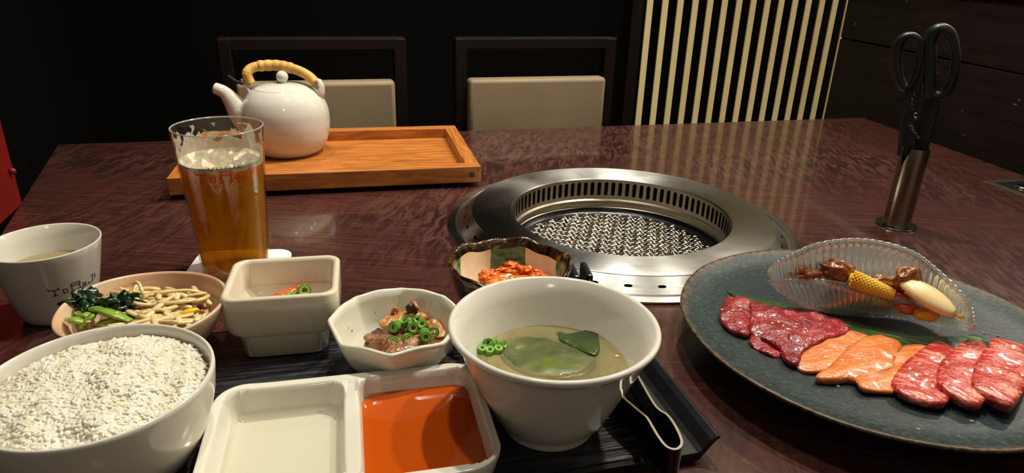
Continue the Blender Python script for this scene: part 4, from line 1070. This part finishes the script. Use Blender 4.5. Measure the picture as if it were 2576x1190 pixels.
# --- sauce dish (two wells)
SA, SB_ = at(560, 985, .034), at(1165, 922, .034)
syaw = math.atan2(SB_.y - SA.y, SB_.x - SA.x)
SW, SD = .163, .104
def sauce_dish():
    """outer shell grid with two sunken wells, lathed as a height field over a rounded rectangle"""
    g = Geo(); nx, ny = 150, 96; H = .0262
    def wall(x, y, cx, cy, hw, hd, rad):
        dx = max(abs(x - cx) - (hw - rad), 0); dy = max(abs(y - cy) - (hd - rad), 0)
        d = math.hypot(dx, dy) - rad
        if dx == 0 and dy == 0: d = -min(hw - abs(x - cx), hd - abs(y - cy))
        elif dx == 0: d = abs(y - cy) - hd
        elif dy == 0: d = abs(x - cx) - hw
        return d
    def top(x, y):
        d1 = wall(x, y, -.0400, 0, .0365, .0465, .012); d2 = wall(x, y, .0405, 0, .0370, .0465, .012)
        d = min(d1, d2)
        if d >= 0:
            h = H
            if abs(x) < .004 and abs(y) < .046: h = H - .0045 * (1 - (abs(y) / .046) ** 6)
            cxx, cyy = abs(abs(x) - SW / 2), abs(abs(y) - SD / 2)
            h += .0022 * math.exp(-((cxx + cyy) / .016) ** 2)
        else:
            k = min(1, -d / .0075); h = H - (H - .0075) * (math.sin(k * PI / 2) ** .8)
        return h
    bm = bmesh.new(); P = []
    for j in range(ny + 1):
        for i in range(nx + 1):
            a, b = -1 + 2 * i / nx, -1 + 2 * j / ny
            x, y = a * SW / 2, b * SD / 2
            # round the corners of the outer edge
            rad = .021; dx = max(abs(x) - (SW / 2 - rad), 0); dy = max(abs(y) - (SD / 2 - rad), 0)
            dd = max(dx, dy)
            if dx > 0 and dy > 0:
                L = math.hypot(dx, dy); s = dd / L; x = math.copysign(SW / 2 - rad + dx * s, x); y = math.copysign(SD / 2 - rad + dy * s, y)
            P.append((x, y, top(x, y)))
    fs = []
    for j in range(ny):
        for i in range(nx):
            a = j * (nx + 1) + i; fs.append((a, a + 1, a + nx + 2, a + nx + 1))
    g.add(P, fs)
    edge = [i for i in range(nx + 1)] + [j * (nx + 1) + nx for j in range(1, ny + 1)] + [ny * (nx + 1) + i for i in range(nx - 1, -1, -1)] + [j * (nx + 1) for j in range(ny - 1, 0, -1)]
    prev = edge
    for (sc, zz) in ((1.006, -.0012), (1.004, -.004), (.97, -.015), (.90, -.0245), (.86, -.0262)):
        cur = []
        for e in edge:
            x, y, z = P[e]; cur.append(len(g.v)); hh = z if zz > -.005 else H; g.v.append((x * sc, y * sc, max(0, hh + zz)))
        for a in range(len(edge)):
            b = (a + 1) % len(edge); g.f.append((prev[b], prev[a], cur[a], cur[b])); g.m.append(0)
        prev = cur
    g.f.append(tuple(reversed(prev))); g.m.append(0)
    return g
mid = (SA + SB_) / 2; SC = Vector((mid.x, mid.y, 0)) + Vector((math.sin(syaw), -math.cos(syaw), 0)) * (SD / 2 - .004) + Vector((.0, .0, TZ))
SC += Vector((math.cos(syaw), math.sin(syaw), 0)) * .002
sd = thing('sauce_dish', 'white two-compartment sauce dish in the front middle', 'dish', SC.to_tuple(), syaw)
part('dish_body', sauce_dish(), M['whitec'], sd)
def sworld(pts): 
    c, s = math.cos(syaw), math.sin(syaw); return [(SC.x + x * c - y * s, SC.y + x * s + y * c) for x, y in pts]
def pool(cx, hw, z, mt, name, label, cat):
    poly = [(cx + x, y) for x, y in rsq(hw, .0440, .012, 8)]
    n = len(poly); W2 = sworld(poly); g = Geo()
    g.add([(x, y, SC.z + z) for x, y in W2], [tuple(range(n))])
    return solo(name, g, mt, label, cat, smooth=False)
pool(.0405, .0345, .0150, M['redsauce'], 'red_sauce', 'glossy orange-red sauce in the right compartment of the sauce dish', 'sauce')
pool(-.0400, .0338, .0115, M['clear'], 'clear_sauce', 'clear liquid in the left compartment of the sauce dish', 'sauce')

# --- soup bowl
SBC = Vector((.0275, .3640, TZ))
sb = thing('soup_bowl', 'flared white soup bowl with seaweed broth in the centre foreground', 'bowl', SBC.to_tuple())
SH = .0735
def so(z): return .0305 + (.0638 - .0305) * (z / SH) ** .92
pr = [(0, .0015), (.0270, .0015), (.0275, 0), (.0298, 0), (.0304, .0015), (.0303, .0052), (.0309, .0060)] + [(so(z), z) for z in (.012, .022, .034, .046, .058)] + [(.0602, .0665), (.0622, .0695), (.0643, .0712), (.0652, .0728), (.0646, .0745), (.0630, .0752), (.0612, .0742)] + [(so(z) - .0032, z) for z in (.062, .050, .038, .026, .014)] + [(.024, .0085), (0, .0078)]
part('bowl_body', Geo().rev(pr, 144), M['white'], sb)
LV = .0445
lr = so(LV) - .0030
solo('soup_broth', Geo().cap(lr, 0, 96).shift((SBC.x, SBC.y, TZ + LV)), M['broth'], 'cloudy pale broth filling the soup bowl', 'soup', smooth=False)
zs = TZ + LV
def clampb(p, rmax=.043):
    e = Vector((p.x - SBC.x, p.y - SBC.y, 0))
    if e.length > rmax: e *= rmax / e.length
    return Vector((SBC.x + e.x, SBC.y + e.y, p.z))
g = slab([clampb(at(u, v, zs - .002)) for u, v in [(1262, 870), (1290, 852), (1330, 850), (1385, 852), (1430, 868), (1475, 885), (1500, 905), (1485, 925), (1460, 945), (1400, 955), (1330, 950), (1290, 935), (1265, 915), (1250, 890)]], zs - .0010, .0006, .0008, .0004, 2, .0025)
solo('seaweed_sheet', g, M['wakame'], 'large yellow-green seaweed sheet just under the soup surface', 'seaweed')
g = slab([at(u, v, zs) for u, v in [(1395, 833), (1440, 838), (1475, 833), (1500, 818), (1505, 850), (1510, 885), (1500, 900), (1460, 885), (1430, 870), (1408, 860)]], zs - .0004, .0005, .0005, .0005, 5, .0022, zf=lambda x, y: max(0, (x - .045) * .10))
solo('seaweed_leaf', g, M['wakame2'], 'dark green seaweed leaf with a pointed corner rising from the soup', 'seaweed')
g = slab([clampb(at(u, v, zs - .003)) for u, v in [(1400, 880), (1450, 880), (1500, 895), (1500, 930), (1470, 955), (1420, 962), (1370, 958), (1380, 920)]], zs - .0017, .0006, .0010, .0004, 4, .0025)
solo('seaweed_sheet', g, M['wakame2'], 'darker seaweed sheet deeper at the right front of the soup', 'seaweed')
for k, (u, v, rot) in enumerate([(1212, 880, (.25, .2, 0)), (1232, 884, (.3, .1, 0)), (1243, 868, (.5, .9, .4)), (1225, 862, (1.0, .5, .2)), (1252, 880, (.2, .3, 0)), (1262, 868, (.9, .7, .8))]):
    onion_ring('spring_onion_ring', at(u, v, zs + .001), .0031, .0050, rot, 'spring onion ring floating in the soup, ' + ('leftmost of the cluster', 'at the front of the cluster', 'tilted, in the middle of the cluster', 'upright at the back left of the cluster', 'flat, front right of the cluster', 'tilted, rightmost of the cluster')[k], 'spring onion rings in the soup')
solo('sesame_seed', blob(at(1552, 896, zs + .0003), (.0016, .0012, .0007), 3, .1, sub=2), M['sesame'], 'single seed floating at the right of the soup', 'sesame seed')

# --- tongs
tg = thing('tongs', 'steel tongs lying on edge along the right side of the black tray', 'tongs', (.0940, .3300, .0090))
def strip_path(pts, th, z0, z1, closed=False):
    """vertical band following a plan path; returns band geometry and bright edge geometry"""
    P = smooth_path([(x, y, 0) for x, y in pts], 6); n = len(P); g = Geo(); e = Geo()
    L = []; Rr = []
    for i, p in enumerate(P):
        t = (P[min(i + 1, n - 1)] - P[max(i - 1, 0)]).normalized(); q = Vector((-t.y, t.x, 0))
        L.append(p + q * th / 2); Rr.append(p - q * th / 2)
    zz1 = [z1(i / (n - 1)) if callable(z1) else z1 for i in range(n)]
    zz0 = [z0(i / (n - 1)) if callable(z0) else z0 for i in range(n)]
    vs = []
    for i in range(n): vs += [(L[i].x, L[i].y, zz0[i]), (L[i].x, L[i].y, zz1[i] - .0004), (Rr[i].x, Rr[i].y, zz1[i] - .0004), (Rr[i].x, Rr[i].y, zz0[i])]
    fs = [(0, 1, 2, 3), tuple(4 * (n - 1) + k for k in (3, 2, 1, 0))]
    for i in range(n - 1):
        a = 4 * i
        for k in range(4):
            k2 = (k + 1) % 4; fs.append((a + k, a + 4 + k, a + 4 + k2, a + k2))
    g.add(vs, fs)
    for i in range(n): e.v += [(L[i].x, L[i].y, zz1[i] - .0004), (L[i].x, L[i].y, zz1[i]), (Rr[i].x, Rr[i].y, zz1[i]), (Rr[i].x, Rr[i].y, zz1[i] - .0004)]
    for i in range(n - 1):
        a = 4 * i
        for k in range(3): e.f.append((a + k, a + 4 + k, a + 5 + k, a + 1 + k)); e.m.append(0)
    return g, e
T0_ = Vector((.0940, .3300))
path = [(.0560, .5450), (.0610, .4900), (.0665, .4300), (.0690, .3960), (.0735, .3691), (.0800, .3560), (.0850, .3475), (.0872, .3430), (.0905, .3270), (.0938, .3180), (.0985, .3160), (.1025, .3195), (.1038, .3260), (.1025, .3390), (.1000, .3478), (.0962, .3525), (.0935, .3600), (.0895, .3830), (.0860, .4050), (.0770, .4700), (.0680, .5480)]
rel = [(x - T0_.x, y - T0_.y) for x, y in path]
zt = lambda t: .0205 - .004 * 0
g, e = strip_path(rel, .0016, .0004, .0200)
part('blade', g, M['tong_face'], tg, True, sh=40); part('bright_edge', e, M['tong_edge'], tg, True, sh=40)
for s in ((.0560, .5450), (.0680, .5480)):
    part('black_tip', Geo().box((s[0] - T0_.x, s[1] - T0_.y + .004, .0125), (.006, .030, .022), R(8)), M['plastic'], tg, False, bev=.002)

# ------------------------------------------------------------------ meat plate
PC = Vector((.2840, .4672, 0)); PZ = .0245
pl = thing('round_plate', 'large round dark teal stoneware plate with a brown rim carrying raw meat', 'plate', PC.to_tuple())
pr = [(0, .0035), (.066, .0035), (.068, 0), (.073, 0), (.075, .006), (.110, .0150), (.138, .0235), (.1458, .0285), (.1468, .0300), (.1460, .0312), (.1440, .0308), (.136, .0265), (.120, .0245), (.06, .0240), (0, .0240)]
part('plate_body', Geo().rev(pr, 180, rfun=lambda t, r, z: (r * (1 + .004 * math.sin(3 * t + 1) + .0015 * math.sin(11 * t)), z)), M['plate'], pl)
def sl(lst, o, sc, z): return [at(o[0] + u / sc, o[1] + v / sc, z) for u, v in lst]
# bamboo leaf
lf = [(1820, 728), (1860, 738), (1930, 752), (2010, 770), (2100, 798), (2190, 822), (2290, 842), (2400, 846), (2462, 838), (2495, 862), (2470, 880), (2380, 892), (2290, 880), (2200, 868), (2100, 842), (2000, 805), (1920, 775), (1850, 748)]
g = slab([at(u, v, PZ + .001) for u, v in lf], PZ + .0002, .0004, .0006, .0004, 1, .004)
bl = solo('bamboo_leaf', g, M['bamboo'], 'long pointed green bamboo leaf lying between the meat and the glass dish', 'leaf')
O5, S5 = (1800, 720), 4.5775
O6, S6 = (1700, 580), 1.951
meats = [
 ('beef_slice', 'redmeat', O5, S5, [(140, 110), (280, 125), (370, 150), (440, 200), (420, 300), (410, 420), (400, 540), (370, 580), (300, 552), (200, 522), (120, 470), (50, 370), (50, 310), (75, 230), (110, 160)], .004, .0055, 'dark red beef piece at the left end of the row', 1),
 ('beef_slice', 'redmeat', O5, S5, [(400, 560), (520, 590), (700, 660), (765, 740), (755, 815), (650, 805), (520, 740), (420, 690), (385, 640)], .002, .005, 'folded lower edge of red beef beneath the big slice', 2),
 ('beef_slice', 'redmeat', O5, S5, [(370, 150), (450, 180), (600, 222), (720, 240), (900, 255), (1080, 270), (1200, 320), (1330, 400), (1420, 390), (1500, 430), (1560, 500), (1500, 540), (1300, 600), (1120, 680), (1000, 760), (990, 830), (950, 910), (880, 900), (800, 840), (770, 780), (740, 700), (650, 640), (540, 590), (440, 570), (395, 520), (385, 400), (400, 280)], .0045, .006, 'largest dark red beef slice, left of the orange slices', 3),
 ('pork_slice', 'orangemeat', O6, S6, [(578, 650), (630, 600), (690, 548), (760, 498), (850, 490), (945, 512), (965, 540), (900, 610), (820, 665), (760, 678), (700, 692), (620, 687)], .0035, .005, 'orange marinated slice overlapping the red beef', 4),
 ('pork_slice', 'orangemeat', O6, S6, [(682, 715), (720, 690), (780, 640), (840, 580), (920, 522), (1010, 512), (1070, 530), (1112, 568), (1070, 640), (1080, 670), (980, 705), (900, 740), (860, 722), (780, 732), (690, 726)], .006, .005, 'middle orange marinated slice of the three', 5),
 ('pork_slice', 'orangemeat', O6, S6, [(872, 725), (960, 660), (1060, 600), (1130, 560), (1200, 555), (1250, 572), (1220, 640), (1160, 690), (1120, 750), (1080, 790), (990, 785), (915, 782)], .0035, .0065, 'orange marinated slice next to the marbled beef', 6),
 ('beef_slice', 'marbled', O6, S6, [(1055, 745), (1080, 700), (1120, 650), (1200, 590), (1240, 560), (1275, 538), (1312, 542), (1400, 600), (1420, 700), (1360, 800), (1320, 852), (1240, 845), (1160, 825), (1090, 790)], .006, .0075, 'leftmost marbled pink-red beef slice', 7),
 ('beef_slice', 'marbled', O6, S6, [(1282, 700), (1300, 640), (1350, 600), (1395, 560), (1440, 530), (1490, 542), (1560, 590), (1580, 700), (1530, 800), (1505, 850), (1440, 845), (1380, 815), (1320, 785), (1280, 755)], .008, .009, 'middle marbled beef slice of the three', 8),
 ('beef_slice', 'marbled', O6, S6, [(1450, 725), (1470, 650), (1510, 590), (1540, 575), (1545, 528), (1620, 540), (1725, 565), (1745, 700), (1700, 800), (1650, 862), (1580, 835), (1500, 790), (1455, 765)], .009, .0105, 'rightmost marbled beef slice at the edge of the picture', 9)]
for nm, mt, o_, s_, lst, h, zz, lab, seed in meats:
    zb = PZ + .0002 + (zz - .005) * .9
    ol = [at(o_[0] + u / s_, o_[1] + v / s_, zb + h * .7) for u, v in lst]
    g = slab(ol, zb, h * .75, h * (.30 if mt == 'redmeat' else .14), .0026 if mt == 'redmeat' else .0014, seed * 3.7, .0024, sc=95 if mt == 'redmeat' else 60)
    ob = solo(nm, g, M[mt], lab, 'meat')
    # seeds resting on the slice
    if mt != 'redmeat' or seed != 2:
        c = Vector((sum(p[0] for p in ol) / len(ol), sum(p[1] for p in ol) / len(ol), 0)); rr = random.Random(seed)
        for k in range(5):
            x, y = c.x + rr.uniform(-.014, .014), c.y + rr.uniform(-.010, .010)
            hit, loc, *_ = ob.ray_cast(Vector((x, y, 1)) - ob.location, Vector((0, 0, -1)))
            if hit:
                gs = blob((0, 0, 0), (.0015, .0009, .0006), k, .1, sub=2, rz=rr.random() * 3)
                part('sesame_seed', gs, M['sesame'], ob, loc=loc)

# ------------------------------------------------------------------ folded fluted glass dish on the plate
def shell():
    backpx = [(1935, 692), (1942, 672), (1982, 646), (2049, 616), (2133, 603), (2214, 609), (2296, 634), (2354, 676), (2412, 730), (2445, 776), (2449, 815)]
    frontpx = [(1935, 700), (1950, 708), (1993, 704), (2063, 705), (2133, 716), (2203, 730), (2273, 748), (2343, 776), (2400, 800), (2430, 815), (2447, 824)]
    botpx = [(1940, 708), (1968, 733), (2035, 775), (2090, 792), (2140, 800), (2200, 806), (2260, 806), (2330, 812), (2390, 822), (2430, 828), (2446, 828)]
    zb = [.050, .060, .070, .078, .082, .083, .081, .076, .068, .058, .050]
    zf = [.049, .050, .0515, .052, .0525, .053, .053, .052, .050, .049, .048]
    z0 = [.048, .042, .034, .0285, .0265, .0262, .0262, .0275, .031, .038, .046]
    B = smooth_path([at(u, v, z) for (u, v), z in zip(backpx, zb)], 34)
    F_ = smooth_path([at(u, v, z) for (u, v), z in zip(frontpx, zf)], 34)
    Lo = smooth_path([at(u, v, z) + Vector((0, .004, 0)) * math.sin(PI * i / 10) for i, ((u, v), z) in enumerate(zip(botpx, z0))], 34)
    n = len(B); m = 22; ribs = 44
    def surf(off):
        rows = []
        for i in range(n):
            row = []; f, b, l = F_[i], B[i], Lo[i]; wd = math.sin(PI * i / (n - 1)) ** .5
            for j in range(m + 1):
                t = j / m
                l2 = Vector((l.x, l.y, l.z)); back = Vector((l.x * .2 + b.x * .8, l.y * .2 + b.y * .8, l.z + .0015))
                # cubic bezier front rim -> bottom -> back rim
                p = f * (1 - t) ** 3 + (l2 + (l2 - f) * .85 * wd + Vector((0, -.006 * wd, 0))) * 3 * t * (1 - t) ** 2 + (back + Vector((0, 0, -.002))) * 3 * t * t * (1 - t) + b * t ** 3
                row.append(p)
            rows.append(row)
        return rows
    rows = surf(0)
    g = Geo(); N = []
    for i in range(n):
        for j in range(m + 1):
            a = rows[min(i + 1, n - 1)][j] - rows[max(i - 1, 0)][j]; b = rows[i][min(j + 1, m)] - rows[i][max(j - 1, 0)]
            q = a.cross(b); q = q.normalized() if q.length > 1e-12 else Vector((0, 0, 1)); N.append(q)
    for side in (0, 1):
        for i in range(n):
            for j in range(m + 1):
                t = j / m; rim = min(1, abs(t - .35) * 2.2)
                fl = .0022 * abs(math.sin(PI * ribs * i / (n - 1) + (t - .35) * 1.5)) * min(1, .25 + rim)
                edge = 1 - min(1, min(t, 1 - t) / .06)
                th = .0011
                o_ = -(th + fl * .9) if side == 0 else (th * .6 + fl * .4)
                g.v.append(tuple(rows[i][j] + N[i * (m + 1) + j] * (o_ * (1 - edge * .3))))
    K = n * (m + 1)
    for i in range(n - 1):
        for j in range(m):
            a = i * (m + 1) + j; q = (a, a + 1, a + m + 2, a + m + 1)
            g.f.append(q[::-1]); g.m.append(0); g.f.append(tuple(x + K for x in q)); g.m.append(0)
    for j in (0, m):
        for i in range(n - 1):
            a = i * (m + 1) + j; b = a + m + 1; g.f.append((a, b, b + K, a + K) if j == 0 else (b, a, a + K, b + K)); g.m.append(0)
    for i in (0, n - 1):
        for j in range(m):
            a = i * (m + 1) + j; b = a + 1; g.f.append((a, b, b + K, a + K)); g.m.append(0)
    # rim beads
    return g, [rows[i][0] for i in range(n)], [rows[i][m] for i in range(n)]
g, fr_, bk_ = shell()
gd = thing('fluted_glass_dish', 'clear fluted folded glass dish standing on the dark plate', 'dish', (.30, .50, PZ))
g.shift((-.30, -.50, -PZ)); part('dish_wall', g, M['shell'], gd)
for nm, pth in (('front_rim', fr_), ('back_rim', bk_)):
    q = [p - Vector((.30, .50, PZ)) for p in pth]
    part(nm, Geo().tube(q, [.0013 + .0003 * math.sin(i * .78) for i in range(len(q))], 8), M['shell'], gd)
def inw(u, v, off=.008):
    t = max(0, min(1, (u - 1935) / 512)) * (len(fr_) - 1); f = fr_[int(t)]
    near = min(fr_, key=lambda q: abs(q.x - (EYE + ray(u, v) * ((q.y + off) / ray(u, v).y)).x))
    d = ray(u, v); return EYE + d * ((near.y + off) / d.y)
solo('chicken_piece', blob(inw(2025, 690, .006), (.0125, .0060, .0060), 3, .45, 1.8, 4, .1), M['chicken'], 'marinated brown chicken piece at the left end of the glass dish', 'chicken')
solo('chicken_piece', blob(inw(2105, 682, .009), (.0120, .0080, .0085), 9, .5, 1.9, 4, -.5), M['chicken'], 'dark browned chicken piece standing highest, left of the corn', 'chicken')
solo('chicken_piece', blob(inw(2228, 712, .015), (.0200, .0070, .0060), 15, .4, 2.0, 4, .1), M['chicken'], 'flat brown chicken piece behind the corn', 'chicken')
solo('chicken_piece', blob(inw(2280, 702, .012), (.0110, .0070, .0100), 21, .4, 1.8, 4, .3), M['chicken'], 'brown chicken piece behind the pale onion wedge', 'chicken')
solo('chicken_piece', blob(inw(2150, 752, .010), (.026, .0060, .0060), 27, .4, 1.8, 4, -.12), M['chicken'], 'brown chicken seen through the front wall of the glass dish', 'chicken')
ca, cb2 = inw(2138, 699, .0015), inw(2258, 746, .0015)
cn = thing('baby_corn', 'yellow baby corn lying across the middle of the glass dish', 'corn', ca.to_tuple())
ax = (cb2 - ca); LC = ax.length; qd = ax.to_track_quat('X', 'Z').to_matrix()
core = Geo().rev([(0, -.001), (.0040, -.0005), (.0060, .003), (.0064, .012), (.0057, LC * .6), (.0040, LC * .9), (0, LC)], 20)
core.xf(Matrix(((0, 0, 1), (0, 1, 0), (-1, 0, 0))).to_4x4()); core.xf(qd.to_4x4())
part('cob', core, M['corn'], cn)
g = Geo()
for i in range(22):
    x = .002 + i * (LC - .004) / 22; r = .0063 * (1 - .5 * (i / 22) ** 1.6)
    for k in range(12):
        a = 2 * PI * (k + .5 * (i % 2)) / 12; p = qd @ Vector((x, math.cos(a) * r, math.sin(a) * r)); g.ico(p, (.0011, .0014, .0014), 1)
o = part('kernels', g, M['corn'], cn); o['kind'] = 'stuff'
pa_, pb2 = inw(2240, 740, .006), inw(2290, 760, .006)
solo('red_pepper_strip', ribbon([pa_, (pa_ + pb2) / 2 + Vector((0, 0, .003)), pb2 + Vector((.004, 0, 0))], .006, .0022, 12), M['pepper'], 'red pepper strip between the corn and the onion wedge', 'pepper')
oa, ob_ = inw(2268, 708, .006), inw(2400, 792, .006)
ax = ob_ - oa; L = ax.length
def wedge():
    g = Geo(); Pn = 22; Q = 20
    q = ax.to_track_quat('X', 'Z').to_matrix()
    for i in range(Pn + 1):
        t = i / Pn; w = .0132 * (math.sin(PI * min(1, t * .92 + .04)) ** .45) * (1.0 if t < .5 else 1 + .0 * t)
        for k in range(Q):
            a = 2 * PI * k / Q; y = math.cos(a) * w; z = math.sin(a) * w * .62
            if z < 0: z *= .5
            p = oa + q @ Vector((t * L, y, z)); g.v.append(tuple(p))
    for i in range(Pn):
        for k in range(Q):
            k2 = (k + 1) % Q; g.f.append((i * Q + k, (i + 1) * Q + k, (i + 1) * Q + k2, i * Q + k2)); g.m.append(0)
    g.f.append(tuple(range(Q))); g.f.append(tuple(Pn * Q + k for k in range(Q - 1, -1, -1))); g.m += [0, 0]
    return g
solo('onion_wedge', wedge(), M['onion'], 'long pale cream onion wedge at the right of the glass dish', 'onion')
solo('corn_tip', blob(at(2412, 796, .049), (.0045, .0022, .0018), 4, .2, rz=.1), M['corn'], 'small yellow piece at the right end of the glass dish', 'corn')
for k, (u, v, z) in enumerate([(2100, 765, .036), (2165, 745, .040), (2225, 770, .038), (2290, 785, .038), (2330, 800, .040)]):
    solo('pumpkin_slice', blob(inw(u, v - 8, .007), (.010, .004, .005), 30 + k, .3, 1.5, 3, -.3), M['namulred'] if k % 2 else M['corn'], ('orange', 'golden')[1 - k % 2] + ' vegetable piece low in the glass dish, ' + ('farthest left', 'second from left', 'in the middle', 'second from right', 'farthest right')[k], 'vegetable')

# small spilled drops on plate
for k, (u, v) in enumerate([(2108, 972), (2270, 965), (2310, 1080), (2540, 1030), (2445, 1060), (2475, 838), (2510, 845)]):
    p = at(u, v, PZ)
    solo('sauce_drop', Geo().ico((p.x, p.y, PZ + .0001), (.0014, .0014, .0007), 2, .2, 2, k), M['tea'], 'tiny liquid drop on the dark plate, ' + ('below the leftmost orange slice', 'below the right orange slice', 'near the front rim', 'at the right of the marbled beef front edge', 'in front of the rightmost marbled slice', 'just right of the leaf tip', 'farthest right beyond the leaf tip')[k], 'drop', 'drops on the dark plate')

# ------------------------------------------------------------------ scissors in their holder
HC = Vector((.4675, .7739, 0))
ho = thing('scissor_holder', 'upright steel tube holder on a round base at the right', 'holder', HC.to_tuple())
part('base_plate', Geo().rev([(0, .0003), (.0233, .0003), (.0235, .0012), (.0230, .0018), (0, .0018)], 64), M['chrome'], ho, sh=40)
def holder_tube():
    g = Geo(); n = 96; HT = .0975; r = .0152; ta = math.atan2(-HC.y, -HC.x) - R(40)
    for side, rr in ((0, r), (1, r - .0009)):
        for i in range(13):
            for k in range(n):
                t = 2 * PI * k / n; dd = abs((t - ta + PI) % (2 * PI) - PI)
                top = HT - max(0, .022 * (1 - dd / R(26)))
                z = .0018 + (top - .0018) * i / 12; g.v.append((rr * math.cos(t), rr * math.sin(t), z))
    K = 13 * n
    for i in range(12):
        for k in range(n):
            k2 = (k + 1) % n; q = (i * n + k, i * n + k2, (i + 1) * n + k2, (i + 1) * n + k); g.f.append(q); g.f.append(tuple(x + K for x in reversed(q))); g.m += [0, 0]
    for k in range(n):
        k2 = (k + 1) % n; a = 12 * n; g.f.append((a + k, a + k2, a + k2 + K, a + k + K)); g.m.append(0)
    return g
part('tube', holder_tube(), M['holder'], ho, sh=50)
nrm = Vector((HC.x, HC.y, 0)).normalized()
def sp_(u, v, dn=0.0): return on_plane(u, v, HC + nrm * dn, nrm) 
O7, S7 = (2050, 40), 2.0513
def s7(x, y, dn=0.0): return sp_(O7[0] + x / S7, O7[1] + y / S7, dn) - HC
scs = thing('kitchen_scissors', 'black-handled kitchen scissors standing in the steel tube', 'scissors', (HC.x, HC.y, .0018 * 0 + .003))
dz = Vector((0, 0, -.003))
def loop(name, pts, rad, dn):
    P = smooth_path([s7(x, y, dn) + dz for x, y in pts], 8, True); n = len(P)
    rr = [1.45 * rad * (1 + .25 * math.sin(2 * PI * i / n + .6)) for i in range(n)]
    return part(name, Geo().tube(P, rr, 14, closed=True, up=nrm, flat=1.15), M['plastic'], scs)
loop('finger_loop', [(452, 362), (428, 310), (420, 240), (425, 165), (452, 118), (495, 103), (535, 125), (548, 175), (538, 250), (515, 320), (485, 362)], .0034, -.003)
loop('thumb_loop', [(595, 395), (592, 320), (590, 220), (592, 130), (620, 78), (660, 66), (700, 90), (722, 150), (728, 230), (712, 320), (680, 385), (635, 412)], .0042, .003)
def flatbar(name, pts, w, dn, mt, fl=.3):
    P = smooth_path([s7(x, y, dn) + dz for x, y in pts], 6); n = len(P)
    ws = [w[0] + (w[1] - w[0]) * i / (n - 1) for i in range(n)]
    return part(name, Geo().tube(P, ws, 14, up=nrm, flat=fl), mt, scs)
flatbar('handle_shank', [(545, 200), (540, 290), (520, 350), (500, 420), (482, 520), (478, 650), (474, 720)], (.0042, .0105), -.0035, M['plastic'])
flatbar('handle_shank', [(602, 300), (612, 390), (600, 460), (580, 540), (560, 610), (530, 700)], (.0065, .0100), .0035, M['plastic'])
# serrated bright teeth between the shanks
g = Geo(); tc = [(518, 405), (508, 430), (506, 455), (510, 480), (516, 505), (522, 528)]
for i, (x, y) in enumerate(tc):
    a, b, c, d_ = s7(x - 12, y - 12, -.008), s7(x + 14, y - 2, -.008), s7(x - 6, y + 13, -.008), s7(x, y, -.0105)
    g.add([a + dz, b + dz, c + dz, d_ + dz], [(0, 1, 3), (1, 2, 3), (2, 0, 3), (0, 2, 1)])
part('bottle_teeth', g, M['chrome'], scs, False)
flatbar('blade', [(500, 700), (480, 800), (455, 900), (430, 990), (415, 1040)], (.0085, .002), 0, M['chrome'], .14)
flatbar('blade', [(540, 690), (515, 800), (480, 900), (455, 990), (440, 1030)], (.0060, .002), .003, M['chrome'], .14)
# lettering along the shank
st, w1 = words('SILKYPLA', 5.6, 1.0)
g = Geo(); A = s7(536, 632, -.0078) + dz; Bv = s7(490, 560, -.0078) + dz; ex = (Bv - A) / w1; upv = ex.cross(nrm).normalized() * ex.length
if True:
    for s in st:
        for (x0, y0), (x1, y1) in zip(s, s[1:]):
            p, q = A + ex * x0 + upv * (y0 - 3), A + ex * x1 + upv * (y1 - 3); g.tube([p, q], .00022, 4)
part('lettering', g, M['inksil'], scs, False)
